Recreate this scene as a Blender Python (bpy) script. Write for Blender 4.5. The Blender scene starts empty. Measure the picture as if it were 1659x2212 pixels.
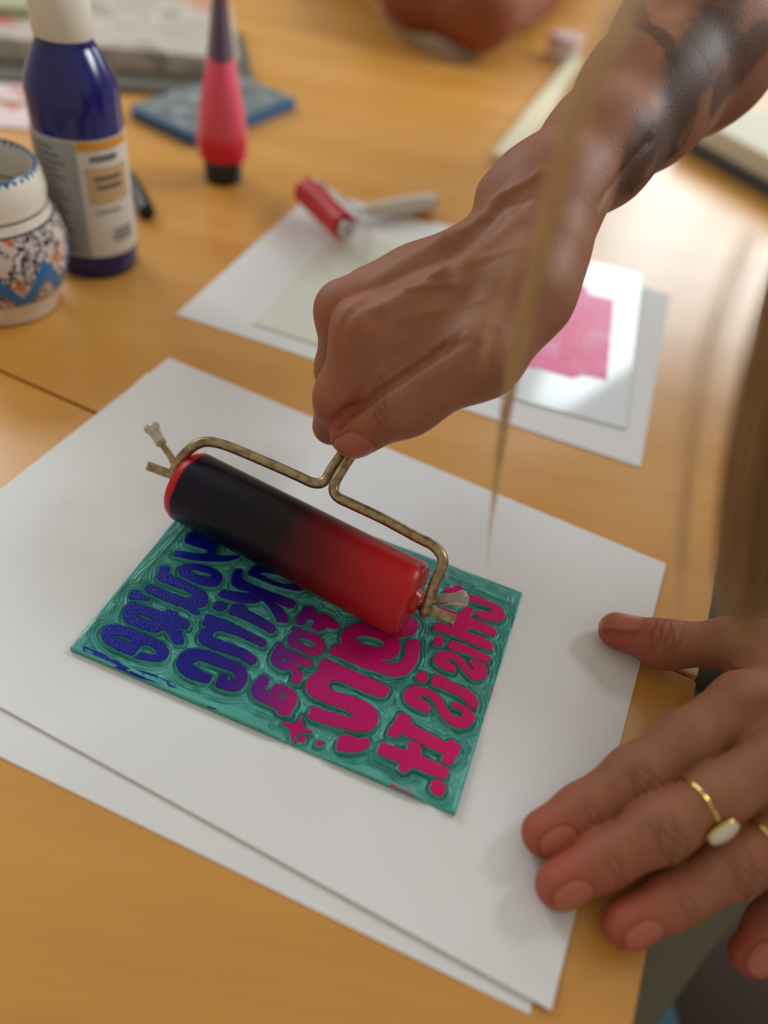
import bpy, math, random
import numpy as np
from mathutils import Vector
random.seed(7); np.random.seed(7)
C = bpy.context.scene
COL = C.collection

# ------------------------------------------------------------------ camera
F_PX = 1590.0; CX = 829.5; CY = 1106.0; CAM_H = 0.26749936
RW = np.array([[0.9799383685, 0.1993007623, 0.0],      # columns: image right, image down, view direction
               [0.1443777529, -0.7098884018, 0.6893573249],
               [0.1373894405, -0.6755276923, -0.7244214785]])
RIGHT, DOWN, FWD = RW[:, 0], RW[:, 1], RW[:, 2]
def W(x, y, z=0.0):
    """point of the place seen at image position x, y at height z above the table"""
    d = RW @ np.array([(x - CX) / F_PX, (y - CY) / F_PX, 1.0])
    return d * ((z - CAM_H) / d[2]) + np.array([0, 0, CAM_H])
def D(x, y, dep):
    return RW @ np.array([(x - CX) / F_PX * dep, (y - CY) / F_PX * dep, dep]) + np.array([0, 0, CAM_H])
cam_d = bpy.data.cameras.new('camera'); cam = bpy.data.objects.new('camera', cam_d); COL.objects.link(cam)
cam_d.sensor_fit = 'HORIZONTAL'; cam_d.sensor_width = 27.0; cam_d.lens = 27.0 * F_PX / 1659.0
cam_d.clip_start = 0.01
from mathutils import Matrix
cam.matrix_world = Matrix([[RW[0][0], -RW[0][1], -RW[0][2], 0], [RW[1][0], -RW[1][1], -RW[1][2], 0],
                           [RW[2][0], -RW[2][1], -RW[2][2], CAM_H], [0, 0, 0, 1]])
cam_d.dof.use_dof = True; cam_d.dof.focus_distance = 0.308; cam_d.dof.aperture_fstop = 2.8
C.camera = cam

# ------------------------------------------------------------------ light
world = bpy.data.worlds.new('room_ambient'); C.world = world; world.use_nodes = True
bg = world.node_tree.nodes['Background']; bg.inputs[0].default_value = (1.0, 0.91, 0.77, 1); bg.inputs[1].default_value = 0.40
def area(name, loc, target, sx, sy, power, col):
    l = bpy.data.lights.new(name, 'AREA'); l.shape = 'RECTANGLE'; l.size = sx; l.size_y = sy
    l.energy = power; l.color = col
    o = bpy.data.objects.new(name, l); COL.objects.link(o); o.location = loc
    o.rotation_euler = (Vector(target) - Vector(loc)).to_track_quat('-Z', 'Y').to_euler()
    return o
WIN = [(0.62, 1.02), (1.10, 1.55)]          # x spans of the two window casements in the back wall
WY = 3.05; WZ0, WZ1 = 0.62, 1.95
for i, (x0, x1) in enumerate(WIN):
    area('window_daylight', ((x0 + x1) / 2, WY - 0.02, (WZ0 + WZ1) / 2), ((x0 + x1) / 2, 0, (WZ0 + WZ1) / 2), x1 - x0, WZ1 - WZ0, 11, (0.80, 0.93, 1.0))
area('window_daylight_side', (-1.9, 1.9, 1.5), (0.0, 0.35, 0.0), 1.0, 1.2, 23, (0.80, 0.90, 1.0))
area('added_light_right', (2.5, 1.75, 2.0), (0.0, 0.35, 0.0), 1.0, 1.1, 66, (0.88, 0.95, 1.0))  # added lamp from the right, placed so its glare stays out of view
C.view_settings.view_transform = 'Standard'; C.view_settings.look = 'None'
C.view_settings.gamma = 1; C.view_settings.use_curve_mapping = False
C.view_settings.exposure = 0.22

# ------------------------------------------------------------------ material helpers
def srgb(r, g, b):
    return tuple(((c / 255) / 12.92 if c / 255 <= 0.04045 else ((c / 255 + 0.055) / 1.055) ** 2.4) for c in (r, g, b))
class NT:
    def __init__(s, name):
        s.m = bpy.data.materials.new(name); s.m.use_nodes = True
        s.t = s.m.node_tree; s.n = s.t.nodes; s.b = s.n['Principled BSDF']
    def new(s, typ, **kw):
        nd = s.n.new(typ)
        for k, v in kw.items(): setattr(nd, k, v)
        return nd
    def link(s, a, b): s.t.links.new(a, b)
    def coord(s, scale=(1, 1, 1), rot=(0, 0, 0), kind='Object'):
        tc = s.new('ShaderNodeTexCoord'); mp = s.new('ShaderNodeMapping')
        mp.inputs['Scale'].default_value = scale; mp.inputs['Rotation'].default_value = rot
        s.link(tc.outputs[kind], mp.inputs[0]); return mp.outputs[0]
    def noise(s, vec, scale, detail=4, rough=0.5):
        nd = s.new('ShaderNodeTexNoise'); nd.inputs['Scale'].default_value = scale
        nd.inputs['Detail'].default_value = detail; nd.inputs['Roughness'].default_value = rough
        s.link(vec, nd.inputs['Vector']); return nd.outputs[0]
    def ramp(s, fac, stops):
        r = s.new('ShaderNodeValToRGB'); s.link(fac, r.inputs[0]); e = r.color_ramp.elements
        while len(e) < len(stops): e.new(0.5)
        for i, (p, c) in enumerate(stops):
            e[i].position = p; e[i].color = (*c, 1) if len(c) == 3 else c
        return r.outputs[0]
    def mix(s, fac, a, b):
        m = s.new('ShaderNodeMix', data_type='RGBA')
        if isinstance(fac, (int, float)): m.inputs[0].default_value = fac
        else: s.link(fac, m.inputs[0])
        for v, i in ((a, 6), (b, 7)):
            if isinstance(v, tuple): m.inputs[i].default_value = (*v, 1)
            else: s.link(v, m.inputs[i])
        return m.outputs[2]
    def math(s, op, a, b=0.0):
        m = s.new('ShaderNodeMath', operation=op)
        for v, i in ((a, 0), (b, 1)):
            if isinstance(v, (int, float)): m.inputs[i].default_value = v
            else: s.link(v, m.inputs[i])
        return m.outputs[0]
    def bump(s, h, strength=0.3, dist=0.001):
        b = s.new('ShaderNodeBump'); b.inputs['Strength'].default_value = strength; b.inputs['Distance'].default_value = dist
        s.link(h, b.inputs['Height']); s.link(b.outputs[0], s.b.inputs['Normal']); return b
    def set(s, **kw):
        for k, v in kw.items():
            k = k.replace('_', ' ')
            if isinstance(v, tuple) and len(v) == 3: v = (*v, 1)
            if hasattr(v, 'links') or hasattr(v, 'is_linked'): s.link(v, s.b.inputs[k])
            else: s.b.inputs[k].default_value = v
def plain(name, col, rough=0.5, metal=0.0, var=0.08, scale=60, bump=0.0, **kw):
    s = NT(name); v = s.coord(); n = s.noise(v, scale)
    dark = tuple(c * (1 - var) for c in col); light = tuple(min(1, c * (1 + var)) for c in col)
    s.set(Base_Color=s.mix(n, dark, light), Roughness=rough, Metallic=metal, **kw)
    if bump: s.bump(n, bump, 0.0006)
    return s.m

# ------------------------------------------------------------------ object helpers
def tag(o, label=None, cat=None, group=None, kind=None):
    if label: o['label'] = label
    if cat: o['category'] = cat
    if group: o['group'] = group
    if kind: o['kind'] = kind
    return o
def thing(name, loc, label, cat, group=None, rz=0.0):
    o = bpy.data.objects.new(name, None); COL.objects.link(o); o.location = loc; o.rotation_euler[2] = rz
    o.empty_display_size = 0.02
    return tag(o, label, cat, group)
def mesh_obj(name, verts, faces, mat, parent=None, smooth=False, mats=None, fm=None):
    me = bpy.data.meshes.new(name)
    me.from_pydata([tuple(map(float, v)) for v in verts], [], [tuple(map(int, f)) for f in faces])
    for m in (mats or [mat]): me.materials.append(m)
    if fm is not None: me.polygons.foreach_set('material_index', np.array(fm, dtype=np.int32))
    if smooth: me.polygons.foreach_set('use_smooth', [True] * len(me.polygons))
    me.update()
    o = bpy.data.objects.new(name, me); COL.objects.link(o)
    if parent:
        o.parent = parent
        # vertices are written in world coordinates: cancel the parent's placement
        if parent.type == 'EMPTY': o.matrix_parent_inverse = pmat(parent).inverted()
    return o
def pmat(p):
    return Matrix.Translation(p.location) @ p.rotation_euler.to_matrix().to_4x4()
class G:
    """collects shapes into one mesh, world coordinates"""
    def __init__(s): s.v = []; s.f = []
    def add(s, v, f):
        n = len(s.v); s.v += [tuple(map(float, p)) for p in v]; s.f += [tuple(i + n for i in q) for q in f]; return s
    def box(s, c, size, ax=None):
        ax = np.eye(3) if ax is None else ax; hx, hy, hz = [q / 2 for q in size]; c = np.array(c, float)
        v = [c + ax[0] * sx * hx + ax[1] * sy * hy + ax[2] * sz * hz for sx, sy, sz in
             ((-1, -1, -1), (1, -1, -1), (1, 1, -1), (-1, 1, -1), (-1, -1, 1), (1, -1, 1), (1, 1, 1), (-1, 1, 1))]
        return s.add(v, [(0, 3, 2, 1), (4, 5, 6, 7), (0, 1, 5, 4), (1, 2, 6, 5), (2, 3, 7, 6), (3, 0, 4, 7)])
    def prism(s, poly, z0, z1):
        n = len(poly); v = [(p[0], p[1], z0) for p in poly] + [(p[0], p[1], z1) for p in poly]
        area_ = sum(poly[i][0] * poly[(i + 1) % n][1] - poly[(i + 1) % n][0] * poly[i][1] for i in range(n))
        f = [tuple(range(n, 2 * n)), tuple(reversed(range(n)))] + [(i, (i + 1) % n, n + (i + 1) % n, n + i) for i in range(n)]
        if area_ < 0: f = [tuple(reversed(q)) for q in f]
        return s.add(v, f)
    def lathe(s, prof, base, axis=(0, 0, 1), seg=48, sx=None):
        a = np.array(axis, float); a /= np.linalg.norm(a); base = np.array(base, float)
        t = np.array([1, 0, 0]) if abs(a[0]) < .8 else np.array([0, 1, 0]); u = np.cross(a, t); u /= np.linalg.norm(u); w = np.cross(a, u)
        v = []; f = []
        for r, h in prof:
            for k in range(seg):
                th = 2 * math.pi * k / seg; v.append(base + a * h + (u * math.cos(th) + w * math.sin(th)) * r)
        m = len(prof)
        for i in range(m - 1):
            for k in range(seg):
                k2 = (k + 1) % seg; f.append((i * seg + k, i * seg + k2, (i + 1) * seg + k2, (i + 1) * seg + k))
        f.append(tuple(reversed(range(seg)))); f.append(tuple(range((m - 1) * seg, m * seg)))
        return s.add(v, f)
    def tube(s, pts, rad, seg=12, flat=None):
        pts = [np.array(p, float) for p in pts]; n = len(pts)
        if not hasattr(rad, '__len__'): rad = [rad] * n
        v = []; f = []; prev = None
        for i, p in enumerate(pts):
            d = pts[min(i + 1, n - 1)] - pts[max(i - 1, 0)]; d /= np.linalg.norm(d) + 1e-12
            if prev is None:
                t = np.array([0, 0, 1.]) if abs(d[2]) < .8 else np.array([1., 0, 0]); u = np.cross(d, t)
            else: u = prev - d * (prev @ d)
            u /= np.linalg.norm(u) + 1e-12; prev = u; w = np.cross(d, u)
            for k in range(seg):
                th = 2 * math.pi * k / seg; v.append(p + (u * math.cos(th) + w * math.sin(th)) * rad[i])
        for i in range(n - 1):
            for k in range(seg):
                k2 = (k + 1) % seg; f.append((i * seg + k, i * seg + k2, (i + 1) * seg + k2, (i + 1) * seg + k))
        f.append(tuple(reversed(range(seg)))); f.append(tuple(range((n - 1) * seg, n * seg)))
        return s.add(v, f)
    def build(s, name, mat, parent=None, smooth=False, bevel=0, seg=2):
        o = mesh_obj(name, s.v, s.f, mat, parent, smooth)
        if smooth: 
            try: o.data.set_sharp_from_angle(angle=math.radians(38))
            except Exception: pass
        if bevel:
            b = o.modifiers.new('bevel', 'BEVEL'); b.width = bevel; b.segments = seg; b.limit_method = 'ANGLE'
        return o
def spline(pts, n=8):
    """Catmull-Rom through points of any dimension"""
    P = [np.array(p, float) for p in pts]; P = [2 * P[0] - P[1]] + P + [2 * P[-1] - P[-2]]; out = []
    for i in range(1, len(P) - 2):
        for k in range(n):
            t = k / n; a, b, c, d = P[i - 1:i + 3]
            out.append(.5 * ((2 * b) + (c - a) * t + (2 * a - 5 * b + 4 * c - d) * t * t + (3 * b - a - 3 * c + d) * t ** 3))
    out.append(P[-2]); return out

# ------------------------------------------------------------------ the setting
M_floor = plain('dark_floor_boards', srgb(52, 33, 22), 0.8, scale=8, var=.25)
M_wall = plain('painted_plaster', srgb(196, 182, 160), 0.9, scale=20, var=.03)
def structure(name, g, mat, **k): return tag(g.build(name, mat, **k), kind='structure')
FZ = -0.74
structure('floor', G().box((0, 1.0, FZ - .02), (6.0, 5.6, .04)), M_floor)
wb = G()
wb.box((-.98, 3.15, .48), (3.12, .1, 2.44)).box((1.06, 3.15, (FZ + WZ0) / 2), (1.1, .1, WZ0 - FZ)).box((1.06, 3.15, (WZ1 + 1.7 + .35) / 2 - .0), (1.1, .1, 2.05 - WZ1)).box((2.3, 3.15, .655), (1.4, .1, 2.79))
structure('wall_back', wb, M_wall)
wf = G()
for x in (WIN[0][0] - .03, 1.06, WIN[1][1] + .03): wf.box((x, 3.12, (WZ0 + WZ1) / 2), (.06, .06, WZ1 - WZ0))
for z in (WZ0, WZ1): wf.box((1.085, 3.12, z), (1.05, .06, .05))
structure('window_1', wf, plain('window_paint', srgb(225, 222, 214), .5))

# table: two leaves with a seam, apron, legs
s0, s1 = W(0, 800), W(1500, 1466)
sd = (s1 - s0) / np.linalg.norm(s1 - s0)          # along the seam
e0, e1 = W(1368, 2212), W(1500, 1500)
ed = (e1 - e0) / np.linalg.norm(e1 - e0)          # along the right table edge
def isect(p, d, q, e):
    A = np.array([[d[0], -e[0]], [d[1], -e[1]]]); t = np.linalg.solve(A, (q - p)[:2]); return (p + d * t[0])[:2]
def wood_mat():
    s = NT('varnished_maple'); ang = math.atan2(sd[1], sd[0])
    v = s.coord(scale=(1.2, 14, 14), rot=(0, 0, -ang)); v2 = s.coord(scale=(30, 420, 400), rot=(0, 0, -ang))
    n = s.noise(v, 1.3, 5, .55); n2 = s.noise(v2, 1.0, 3)
    c = s.ramp(n, [(0.3, srgb(200, 138, 56)), (0.5, srgb(212, 153, 70)), (0.7, srgb(220, 165, 86))])
    c = s.mix(s.math('MULTIPLY', n2, .35), c, srgb(186, 124, 48))
    s.set(Base_Color=c, Roughness=0.34, Coat_Weight=.3, Coat_Roughness=0.26)
    s.b.inputs['Specular IOR Level'].default_value = 0.5
    w = s.noise(s.coord(scale=(1, 1, 1)), 9, 2); s.bump(w, .06, .002)
    return s.m
M_wood = wood_mat()
table = thing('table', (0.0, .8, FZ), 'varnished maple wood table with a leaf seam and rounded edge', 'table')
def leaf(side):
    gap = 0.0010; nrm = np.array([-sd[1], sd[0], 0]) * side
    if nrm[1] * side < 0: nrm = -nrm
    off = s0 + nrm * gap
    corner = isect(off, sd, e0, ed); P = lambda q: np.array([q[0], q[1]])
    r = .0022
    far = P(off - sd * 1.1); 
    if side > 0:
        endr = P(np.append(corner, 0) + ed * 2.0); endl = endr - P(sd) * 1.6
        far = P(off + sd * 0) ; far = isect(off, sd, np.append(endl, 0), ed)
    else:
        endr = P(np.append(corner, 0) - ed * 0.62); endl = endr - P(sd) * 1.0; far = isect(off, sd, np.append(endl, 0), ed)
    c = np.array(corner); a = -P(sd) * r; b = P(ed) * r * side
    rc = [c + a, c + a * .45 + b * .08, c + a * .08 + b * .45, c + b]
    poly = [far] + rc + [endr, endl]
    return G().prism([tuple(q) for q in poly], -.026, 0).build('table_leaf', M_wood, table, bevel=.0022, seg=3)
leaf(1); leaf(-1)
ax = np.array([sd, np.array([-sd[1], sd[0], 0]), [0, 0, 1.]])
ctr = s0 + sd * -.25 + ax[1] * .75
G().box(ctr + np.array([0, 0, -.07]), (1.1, 1.9, .085), ax).build('apron', M_wood, table)
for i in (-1, 1):
    for j in (-1, 1):
        p = ctr + ax[0] * .5 * i + ax[1] * .9 * j
        G().box((p[0], p[1], (FZ - .11) / 2), (.06, .06, -FZ - .11), ax).build('leg', M_wood, table)

# ------------------------------------------------------------------ paper sheets
def paper_mat():
    s = NT('white_drawing_paper'); v = s.coord(); n = s.noise(v, 900, 3, .6); n2 = s.noise(v, 14, 2)
    s.set(Base_Color=s.mix(n2, srgb(226, 226, 226), srgb(233, 232, 230)), Roughness=.85)
    s.b.inputs['Specular IOR Level'].default_value = .12
    h = s.math('ADD', n, s.math('MULTIPLY', n2, 6.0)); s.bump(h, .28, .00022); return s.m
M_paper = paper_mat()
def sheet(name, p00, p10, p11, p01, z, th, label, lift=None, mat=None):
    N = 24; v = []; f = []
    p00, p10, p11, p01 = [np.array(p, float) for p in (p00, p10, p11, p01)]
    for lay in (0, 1):
        for j in range(N + 1):
            for i in range(N + 1):
                a, b = i / N, j / N; p = (p00 * (1 - a) + p10 * a) * (1 - b) + (p01 * (1 - a) + p11 * a) * b
                zz = z + (lift(a, b) if lift else 0) + (th if lay else 0); v.append((p[0], p[1], zz))
    K = (N + 1) ** 2
    for j in range(N):
        for i in range(N):
            q = j * (N + 1) + i; f.append((q + K, q + 1 + K, q + N + 2 + K, q + N + 1 + K)); f.append((q, q + N + 1, q + N + 2, q + 1))
    b_ = [i for i in range(N + 1)] + [j * (N + 1) + N for j in range(1, N + 1)] + [N * (N + 1) + i for i in range(N - 1, -1, -1)] + [j * (N + 1) for j in range(N - 1, 0, -1)]
    for i in range(len(b_)): f.append((b_[i], b_[(i + 1) % len(b_)], b_[(i + 1) % len(b_)] + K, b_[i] + K))
    o = mesh_obj(name, v, f, mat or M_paper, None, True)
    try: o.data.set_sharp_from_angle(angle=.6)
    except Exception: pass
    return tag(o, label, 'paper')
BRc = W(1143, 2192); A_ = W(0, 1635); eL = (A_ - BRc) / np.linalg.norm(A_ - BRc); nU = np.array([eL[1], -eL[0], 0]); nU *= np.sign(nU[1])

sheet('paper_sheet', BRc, BRc + eL * .279, BRc + eL * .279 + nU * .212, BRc + nU * .212, .0001, .0003,
      'lower white paper sheet, its edge showing below the top sheet at lower left')
cB, cR, cT, cL = W(1187, 2185), W(1438, 1220), W(365, 775), W(-352, 1335)
sheet('paper_sheet', cB, cL, cT, cR, .0005, .0003, 'top white paper sheet lying directly under the teal carved block',
      lift=lambda a, b: .0011 * math.exp(-((b) / .05) ** 2) * (1 - a * .6))
bB, bR = W(1383, 1010), W(1447, 638); bL = W(380, 680); bT = bR + (bL - bB)
sheet('paper_sheet', bB, bL, bT, bR, .0002, .0003, 'white paper sheet behind the hand, under the pink inked plate and red roller')

# ------------------------------------------------------------------ carved block
def crop(ox, oy, sc, pts): return [(ox + x / sc, oy + y / sc) for x, y in pts]
Z = {1: (190, 1130, 5.53), 2: (360, 1190, 5.53), 3: (530, 1280, 6.636), 4: (640, 1320, 5.925), 5: (800, 1440, 6.381), 6: (880, 1240, 6.144), 7: (130, 1080, 3.13), 8: (550, 1180, 2.765), 0: (0, 0, 1.0)}
LET = [  # (crop, outline, holes) of each raised letter
 (1, [(160,1270),(200,1225),(280,1205),(400,1212),(500,1250),(640,1310),(800,1375),(880,1410),(940,1465),(970,1530),(955,1590),(905,1635),(840,1655),(760,1650),(680,1635),(572,1612),(585,1580),(620,1528),(740,1565),(790,1570),(822,1535),(805,1500),(750,1465),(650,1442),(600,1500),(535,1592),(430,1545),(330,1500),(220,1440),(170,1380),(150,1320)],
  [[(325,1345),(400,1340),(525,1390),(490,1425),(400,1395),(330,1360)]]),
 (1, [(500,930),(700,990),(905,1060),(955,1022),(1065,1055),(1060,1095),(1230,1180),(1195,1275),(1075,1235),(1130,1330),(1155,1440),(1030,1450),(990,1370),(905,1262),(870,1290),(790,1308),(690,1280),(560,1230),(450,1180),(410,1110),(415,1040),(450,970)],
  [[(570,1072),(680,1110),(800,1150),(740,1160),(670,1155),(600,1115)]]),
 (1, [(490,905),(495,850),(530,795),(600,790),(615,830),(660,850),(745,885),(720,925),(600,910)], []),
 (1, [(870,490),(980,510),(960,600),(1180,700),(1380,800),(1435,860),(1425,960),(1380,1000),(1290,1000),(1340,1060),(1320,1090),(1260,1085),(1180,1020),(1000,960),(850,890),(655,800),(720,720),(850,760),(1000,830),(1160,890),(1230,880),(1245,850),(1220,830),(1080,770),(920,710),(800,660)], []),
 (1, [(1080,550),(1110,500),(1200,480),(1320,485),(1450,510),(1550,560),(1605,620),(1600,690),(1560,740),(1500,760),(1400,750),(1280,710),(1150,650),(1085,600)],
  [[(1215,560),(1280,560),(1400,590),(1470,610),(1460,640),(1400,635),(1290,605),(1230,580)]]),
 (1, [(1210,100),(1300,90),(1480,180),(1560,260),(1530,330),(1530,380),(1659,390),(1780,380),(1830,400),(1700,450),(1560,465),(1350,455),(1150,420),(1000,385),(1050,320),(1200,345),(1400,365),(1430,340),(1400,310),(1250,270),(1130,220)], []),
 (2, [(810,205),(920,215),(885,330),(1060,410),(1290,500),(1560,600),(1500,700),(1275,605),(1390,690),(1450,770),(1455,860),(1310,845),(1290,780),(1230,680),(1140,585),(1080,620),(950,625),(800,600),(600,535),(655,450),(780,478),(900,492),(1030,497),(880,465),(755,400)], []),
 (2, [(970,250),(1030,180),(1100,160),(1400,180),(1700,330),(1700,420),(1640,465),(1560,480),(1400,450),(1200,380),(1040,310),(975,290)], [[(1100,270),(1180,255),(1400,300),(1540,370),(1480,395),(1400,400),(1250,340),(1130,290)]]),
 (2, [(590,600),(660,600),(730,630),(690,700),(650,720),(560,690),(540,670)], []),
 (2, [(790,625),(935,635),(950,690),(1150,790),(1320,910),(1260,995),(1150,930),(1000,850),(850,785),(720,735)], []),
 (2, [(475,740),(650,800),(850,890),(1050,990),(1205,1080),(1160,1160),(1000,1080),(850,1010),(700,960),(590,950),(545,1000),(560,1035),(640,1060),(800,1110),(950,1180),(1050,1250),(1085,1300),(1070,1330),(1000,1365),(900,1290),(750,1230),(580,1180),(450,1130),(390,1080),(370,1010),(400,940),(490,900),(410,880)], []),
 (2, [(120,1290),(160,1220),(240,1170),(360,1160),(500,1190),(640,1240),(800,1310),(920,1370),(965,1440),(970,1530),(930,1610),(860,1670),(780,1675),(680,1655),(570,1615),(600,1530),(640,1455),(700,1465),(750,1480),(725,1530),(745,1560),(800,1520),(815,1480),(780,1440),(600,1380),(450,1320),(370,1305),(315,1345),(340,1380),(430,1430),(560,1490),(490,1585),(350,1550),(220,1500),(150,1430),(110,1360)], []),
 (3, [(855,165),(1005,205),(985,270),(1080,315),(1110,285),(1215,320),(1225,375),(1365,455),(1310,530),(1170,495),(1130,525),(1050,570),(925,490),(1000,410),(900,375),(825,475),(695,430)], []),
 (3, [(650,500),(770,490),(800,530),(900,550),(1030,600),(1110,660),(1150,740),(1135,820),(1090,870),(1000,900),(900,890),(770,830),(650,770),(595,700),(595,640),(665,570)], [[(745,660),(800,640),(900,670),(1000,715),(1010,760),(960,775),(860,745),(770,700)]]),
 (3, [(485,700),(550,730),(570,790),(700,850),(850,920),(975,975),(915,1080),(800,1040),(690,1015),(760,1070),(820,1150),(830,1210),(800,1280),(750,1320),(640,1275),(670,1220),(680,1160),(650,1090),(560,1110),(470,1090),(390,1030),(355,950),(380,850),(430,760)], [[(520,920),(635,950),(610,980),(560,990),(525,960)]]),
 (3, [(230,1160),(345,1215),(340,1290),(300,1350),(300,1420),(345,1455),(365,1380),(410,1310),(470,1300),(600,1340),(700,1400),(745,1480),(740,1570),(700,1640),(665,1660),(660,1770),(560,1755),(465,1740),(455,1680),(400,1635),(250,1580),(130,1520),(80,1440),(80,1360),(120,1280)], [[(460,1470),(490,1445),(570,1455),(595,1490),(570,1520),(500,1510)]]),
 (4, [(350,590),(500,655),(800,790),(1205,970),(1180,1040),(1115,1115),(950,1060),(800,1000),(650,930),(550,885),(450,890),(405,940),(430,990),(520,1030),(700,1080),(880,1150),(980,1210),(1040,1280),(1055,1370),(1030,1450),(970,1510),(880,1545),(760,1540),(600,1500),(400,1445),(135,1365),(195,1205),(350,1260),(550,1320),(700,1365),(738,1345),(720,1310),(600,1250),(400,1180),(200,1090),(135,1030),(120,940),(160,840),(230,790),(320,765),(250,725)], []),
 (4, [(500,405),(590,430),(565,330),(600,240),(680,180),(800,150),(1000,90),(1400,60),(1530,110),(1565,160),(1550,240),(1500,290),(1420,320),(1300,345),(1330,390),(1340,470),(1300,560),(1200,620),(1080,625),(1150,655),(1260,665),(1340,630),(1400,550),(1410,470),(1405,360),(1580,350),(1590,480),(1560,620),(1490,740),(1400,820),(1280,840),(1150,815),(900,740),(700,660),(550,590),(395,530)], [[(760,345),(800,315),(900,315),(1050,350),(1130,400),(1120,445),(1020,460),(900,440),(800,400)]]),
 (0, [(653,1540),(652,1560),(659,1572),(680,1582),(652,1583),(640,1587),(628,1611),(629,1588),(622,1572),(604,1556),(632,1563),(645,1558)], []),
 (4, [(5,1630),(50,1590),(110,1595),(130,1635),(100,1670),(50,1680),(10,1660)], []),
 (4, [(250,1670),(290,1645),(345,1665),(345,1700),(290,1730),(255,1710)], []),
 (4, [(565,1585),(650,1580),(755,1600),(770,1640),(850,1625),(920,1610),(950,1690),(930,1740),(790,1800),(700,1805),(520,1780),(515,1700),(540,1620)], []),
 (5, [(410,615),(590,710),(560,790),(700,850),(900,960),(1050,1045),(1100,985),(1265,1095),(1195,1230),(1110,1370),(975,1300),(1005,1195),(900,1150),(750,1090),(600,1000),(490,945),(425,910),(350,990),(215,915),(320,770)], []),
 (5, [(150,1030),(300,1080),(490,1150),(515,1130),(520,1000),(715,1090),(700,1200),(720,1235),(850,1290),(1000,1360),(1095,1415),(1040,1550),(900,1510),(700,1430),(585,1375),(480,1470),(375,1410),(410,1325),(250,1260),(85,1185)], []),
 (5, [(830,1630),(860,1560),(930,1550),(1035,1610),(1040,1690),(1010,1760),(960,1790),(870,1740),(825,1680)], []),
 (5, [(455,380),(500,300),(590,258),(700,270),(830,310),(930,380),(1000,450),(1050,560),(1120,650),(1200,690),(1265,680),(1280,620),(1240,585),(1115,555),(1125,475),(1230,500),(1330,550),(1420,620),(1445,690),(1420,770),(1350,830),(1270,850),(1170,830),(1050,750),(980,680),(920,560),(860,460),(790,405),(710,390),(675,405),(720,450),(835,520),(815,640),(700,610),(560,540),(480,470)], []),
 (5, [(880,85),(1045,140),(1055,185),(1200,240),(1350,310),(1450,390),(1490,480),(1475,585),(1345,530),(1320,490),(1280,430),(1150,370),(1000,300),(820,245)], []),
 (5, [(630,120),(680,55),(760,70),(805,110),(790,180),(740,220),(680,205),(630,170)], []),
 (6, [(350,1100),(390,1040),(470,1015),(580,1020),(680,1070),(760,1140),(810,1210),(860,1270),(885,1240),(815,1170),(830,1120),(930,1145),(1030,1200),(1075,1270),(1060,1350),(1000,1400),(930,1415),(850,1390),(770,1310),(700,1230),(640,1150),(580,1120),(535,1125),(560,1170),(655,1215),(630,1310),(520,1280),(400,1220),(350,1160)], []),
 (6, [(570,870),(700,900),(900,990),(1115,1100),(1090,1190),(950,1130),(750,1040),(525,985)], []),
 (6, [(335,890),(370,825),(440,825),(500,865),(470,940),(420,960),(350,930)], []),
 (6, [(410,430),(560,470),(680,520),(720,480),(780,415),(885,455),(840,575),(1000,640),(1200,730),(1160,835),(1000,770),(830,705),(780,755),(950,810),(1150,920),(1130,1030),(950,950),(700,850),(480,770),(340,745),(350,630),(500,650),(600,690),(600,600),(400,530)], []),
 (6, [(770,250),(900,285),(1100,360),(1230,430),(1300,510),(1290,600),(1200,630),(1050,610),(905,560),(930,480),(1050,490),(1120,490),(1140,460),(1050,420),(900,375),(700,320),(690,240)], []),
 (6, [(510,165),(610,180),(640,130),(760,180),(740,250),(480,240)], []),
]
STREAK = [(7, [(150,985),(250,1010),(350,1075),(480,1130),(560,1150),(700,1195),(800,1260),(790,1275),(650,1240),(530,1200),(420,1175),(380,1135),(250,1070),(150,1035)]),
 (8, [(780,1450),(830,1405),(880,1410),(935,1445),(925,1470),(980,1495),(900,1480),(850,1475)]), (8, [(1060,1550),(1130,1550),(1150,1585),(1120,1580)]),
 (8, [(1430,830),(1420,890),(1408,895),(1418,850)]), (8, [(155,1165),(230,1190),(310,1225),(300,1232),(190,1192)]),
 (8, [(1190,150),(1205,150),(1205,165),(1190,165)]), (8, [(1070,140),(1150,170),(1130,200),(1080,180)]), (7, [(930,1370),(1070,1415),(1070,1424),(930,1380)])]
ZT = .0038
B1, B2, B3 = W(150, 1400, ZT), W(985, 1757, ZT), W(1138, 1281, ZT)
B1, B2 = W(150, 1398, ZT), W(985, 1756, ZT)
bu = (B2 - B1); LU = np.linalg.norm(bu); bu /= LU
bv = np.array([-bu[1], bu[0], 0]); LV = abs((B3 - B2) @ bv)
if (B3 - B2) @ bv < 0: bv = -bv
def to_uv(px, z=ZT):
    p = W(px[0], px[1], z) - B1; return np.array([p @ bu, p @ bv])
def chaikin(P, it=1):
    P = np.array(P)
    for _ in range(it):
        Q = np.roll(P, -1, 0); P = np.stack([P * .8 + Q * .2, P * .2 + Q * .8], 1).reshape(-1, 2)
    return P
HS = .00021
nu, nv = int(LU / HS) + 1, int(LV / HS) + 1
U, V = np.meshgrid(np.linspace(0, LU, nu), np.linspace(0, LV, nv), indexing='ij')
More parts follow.
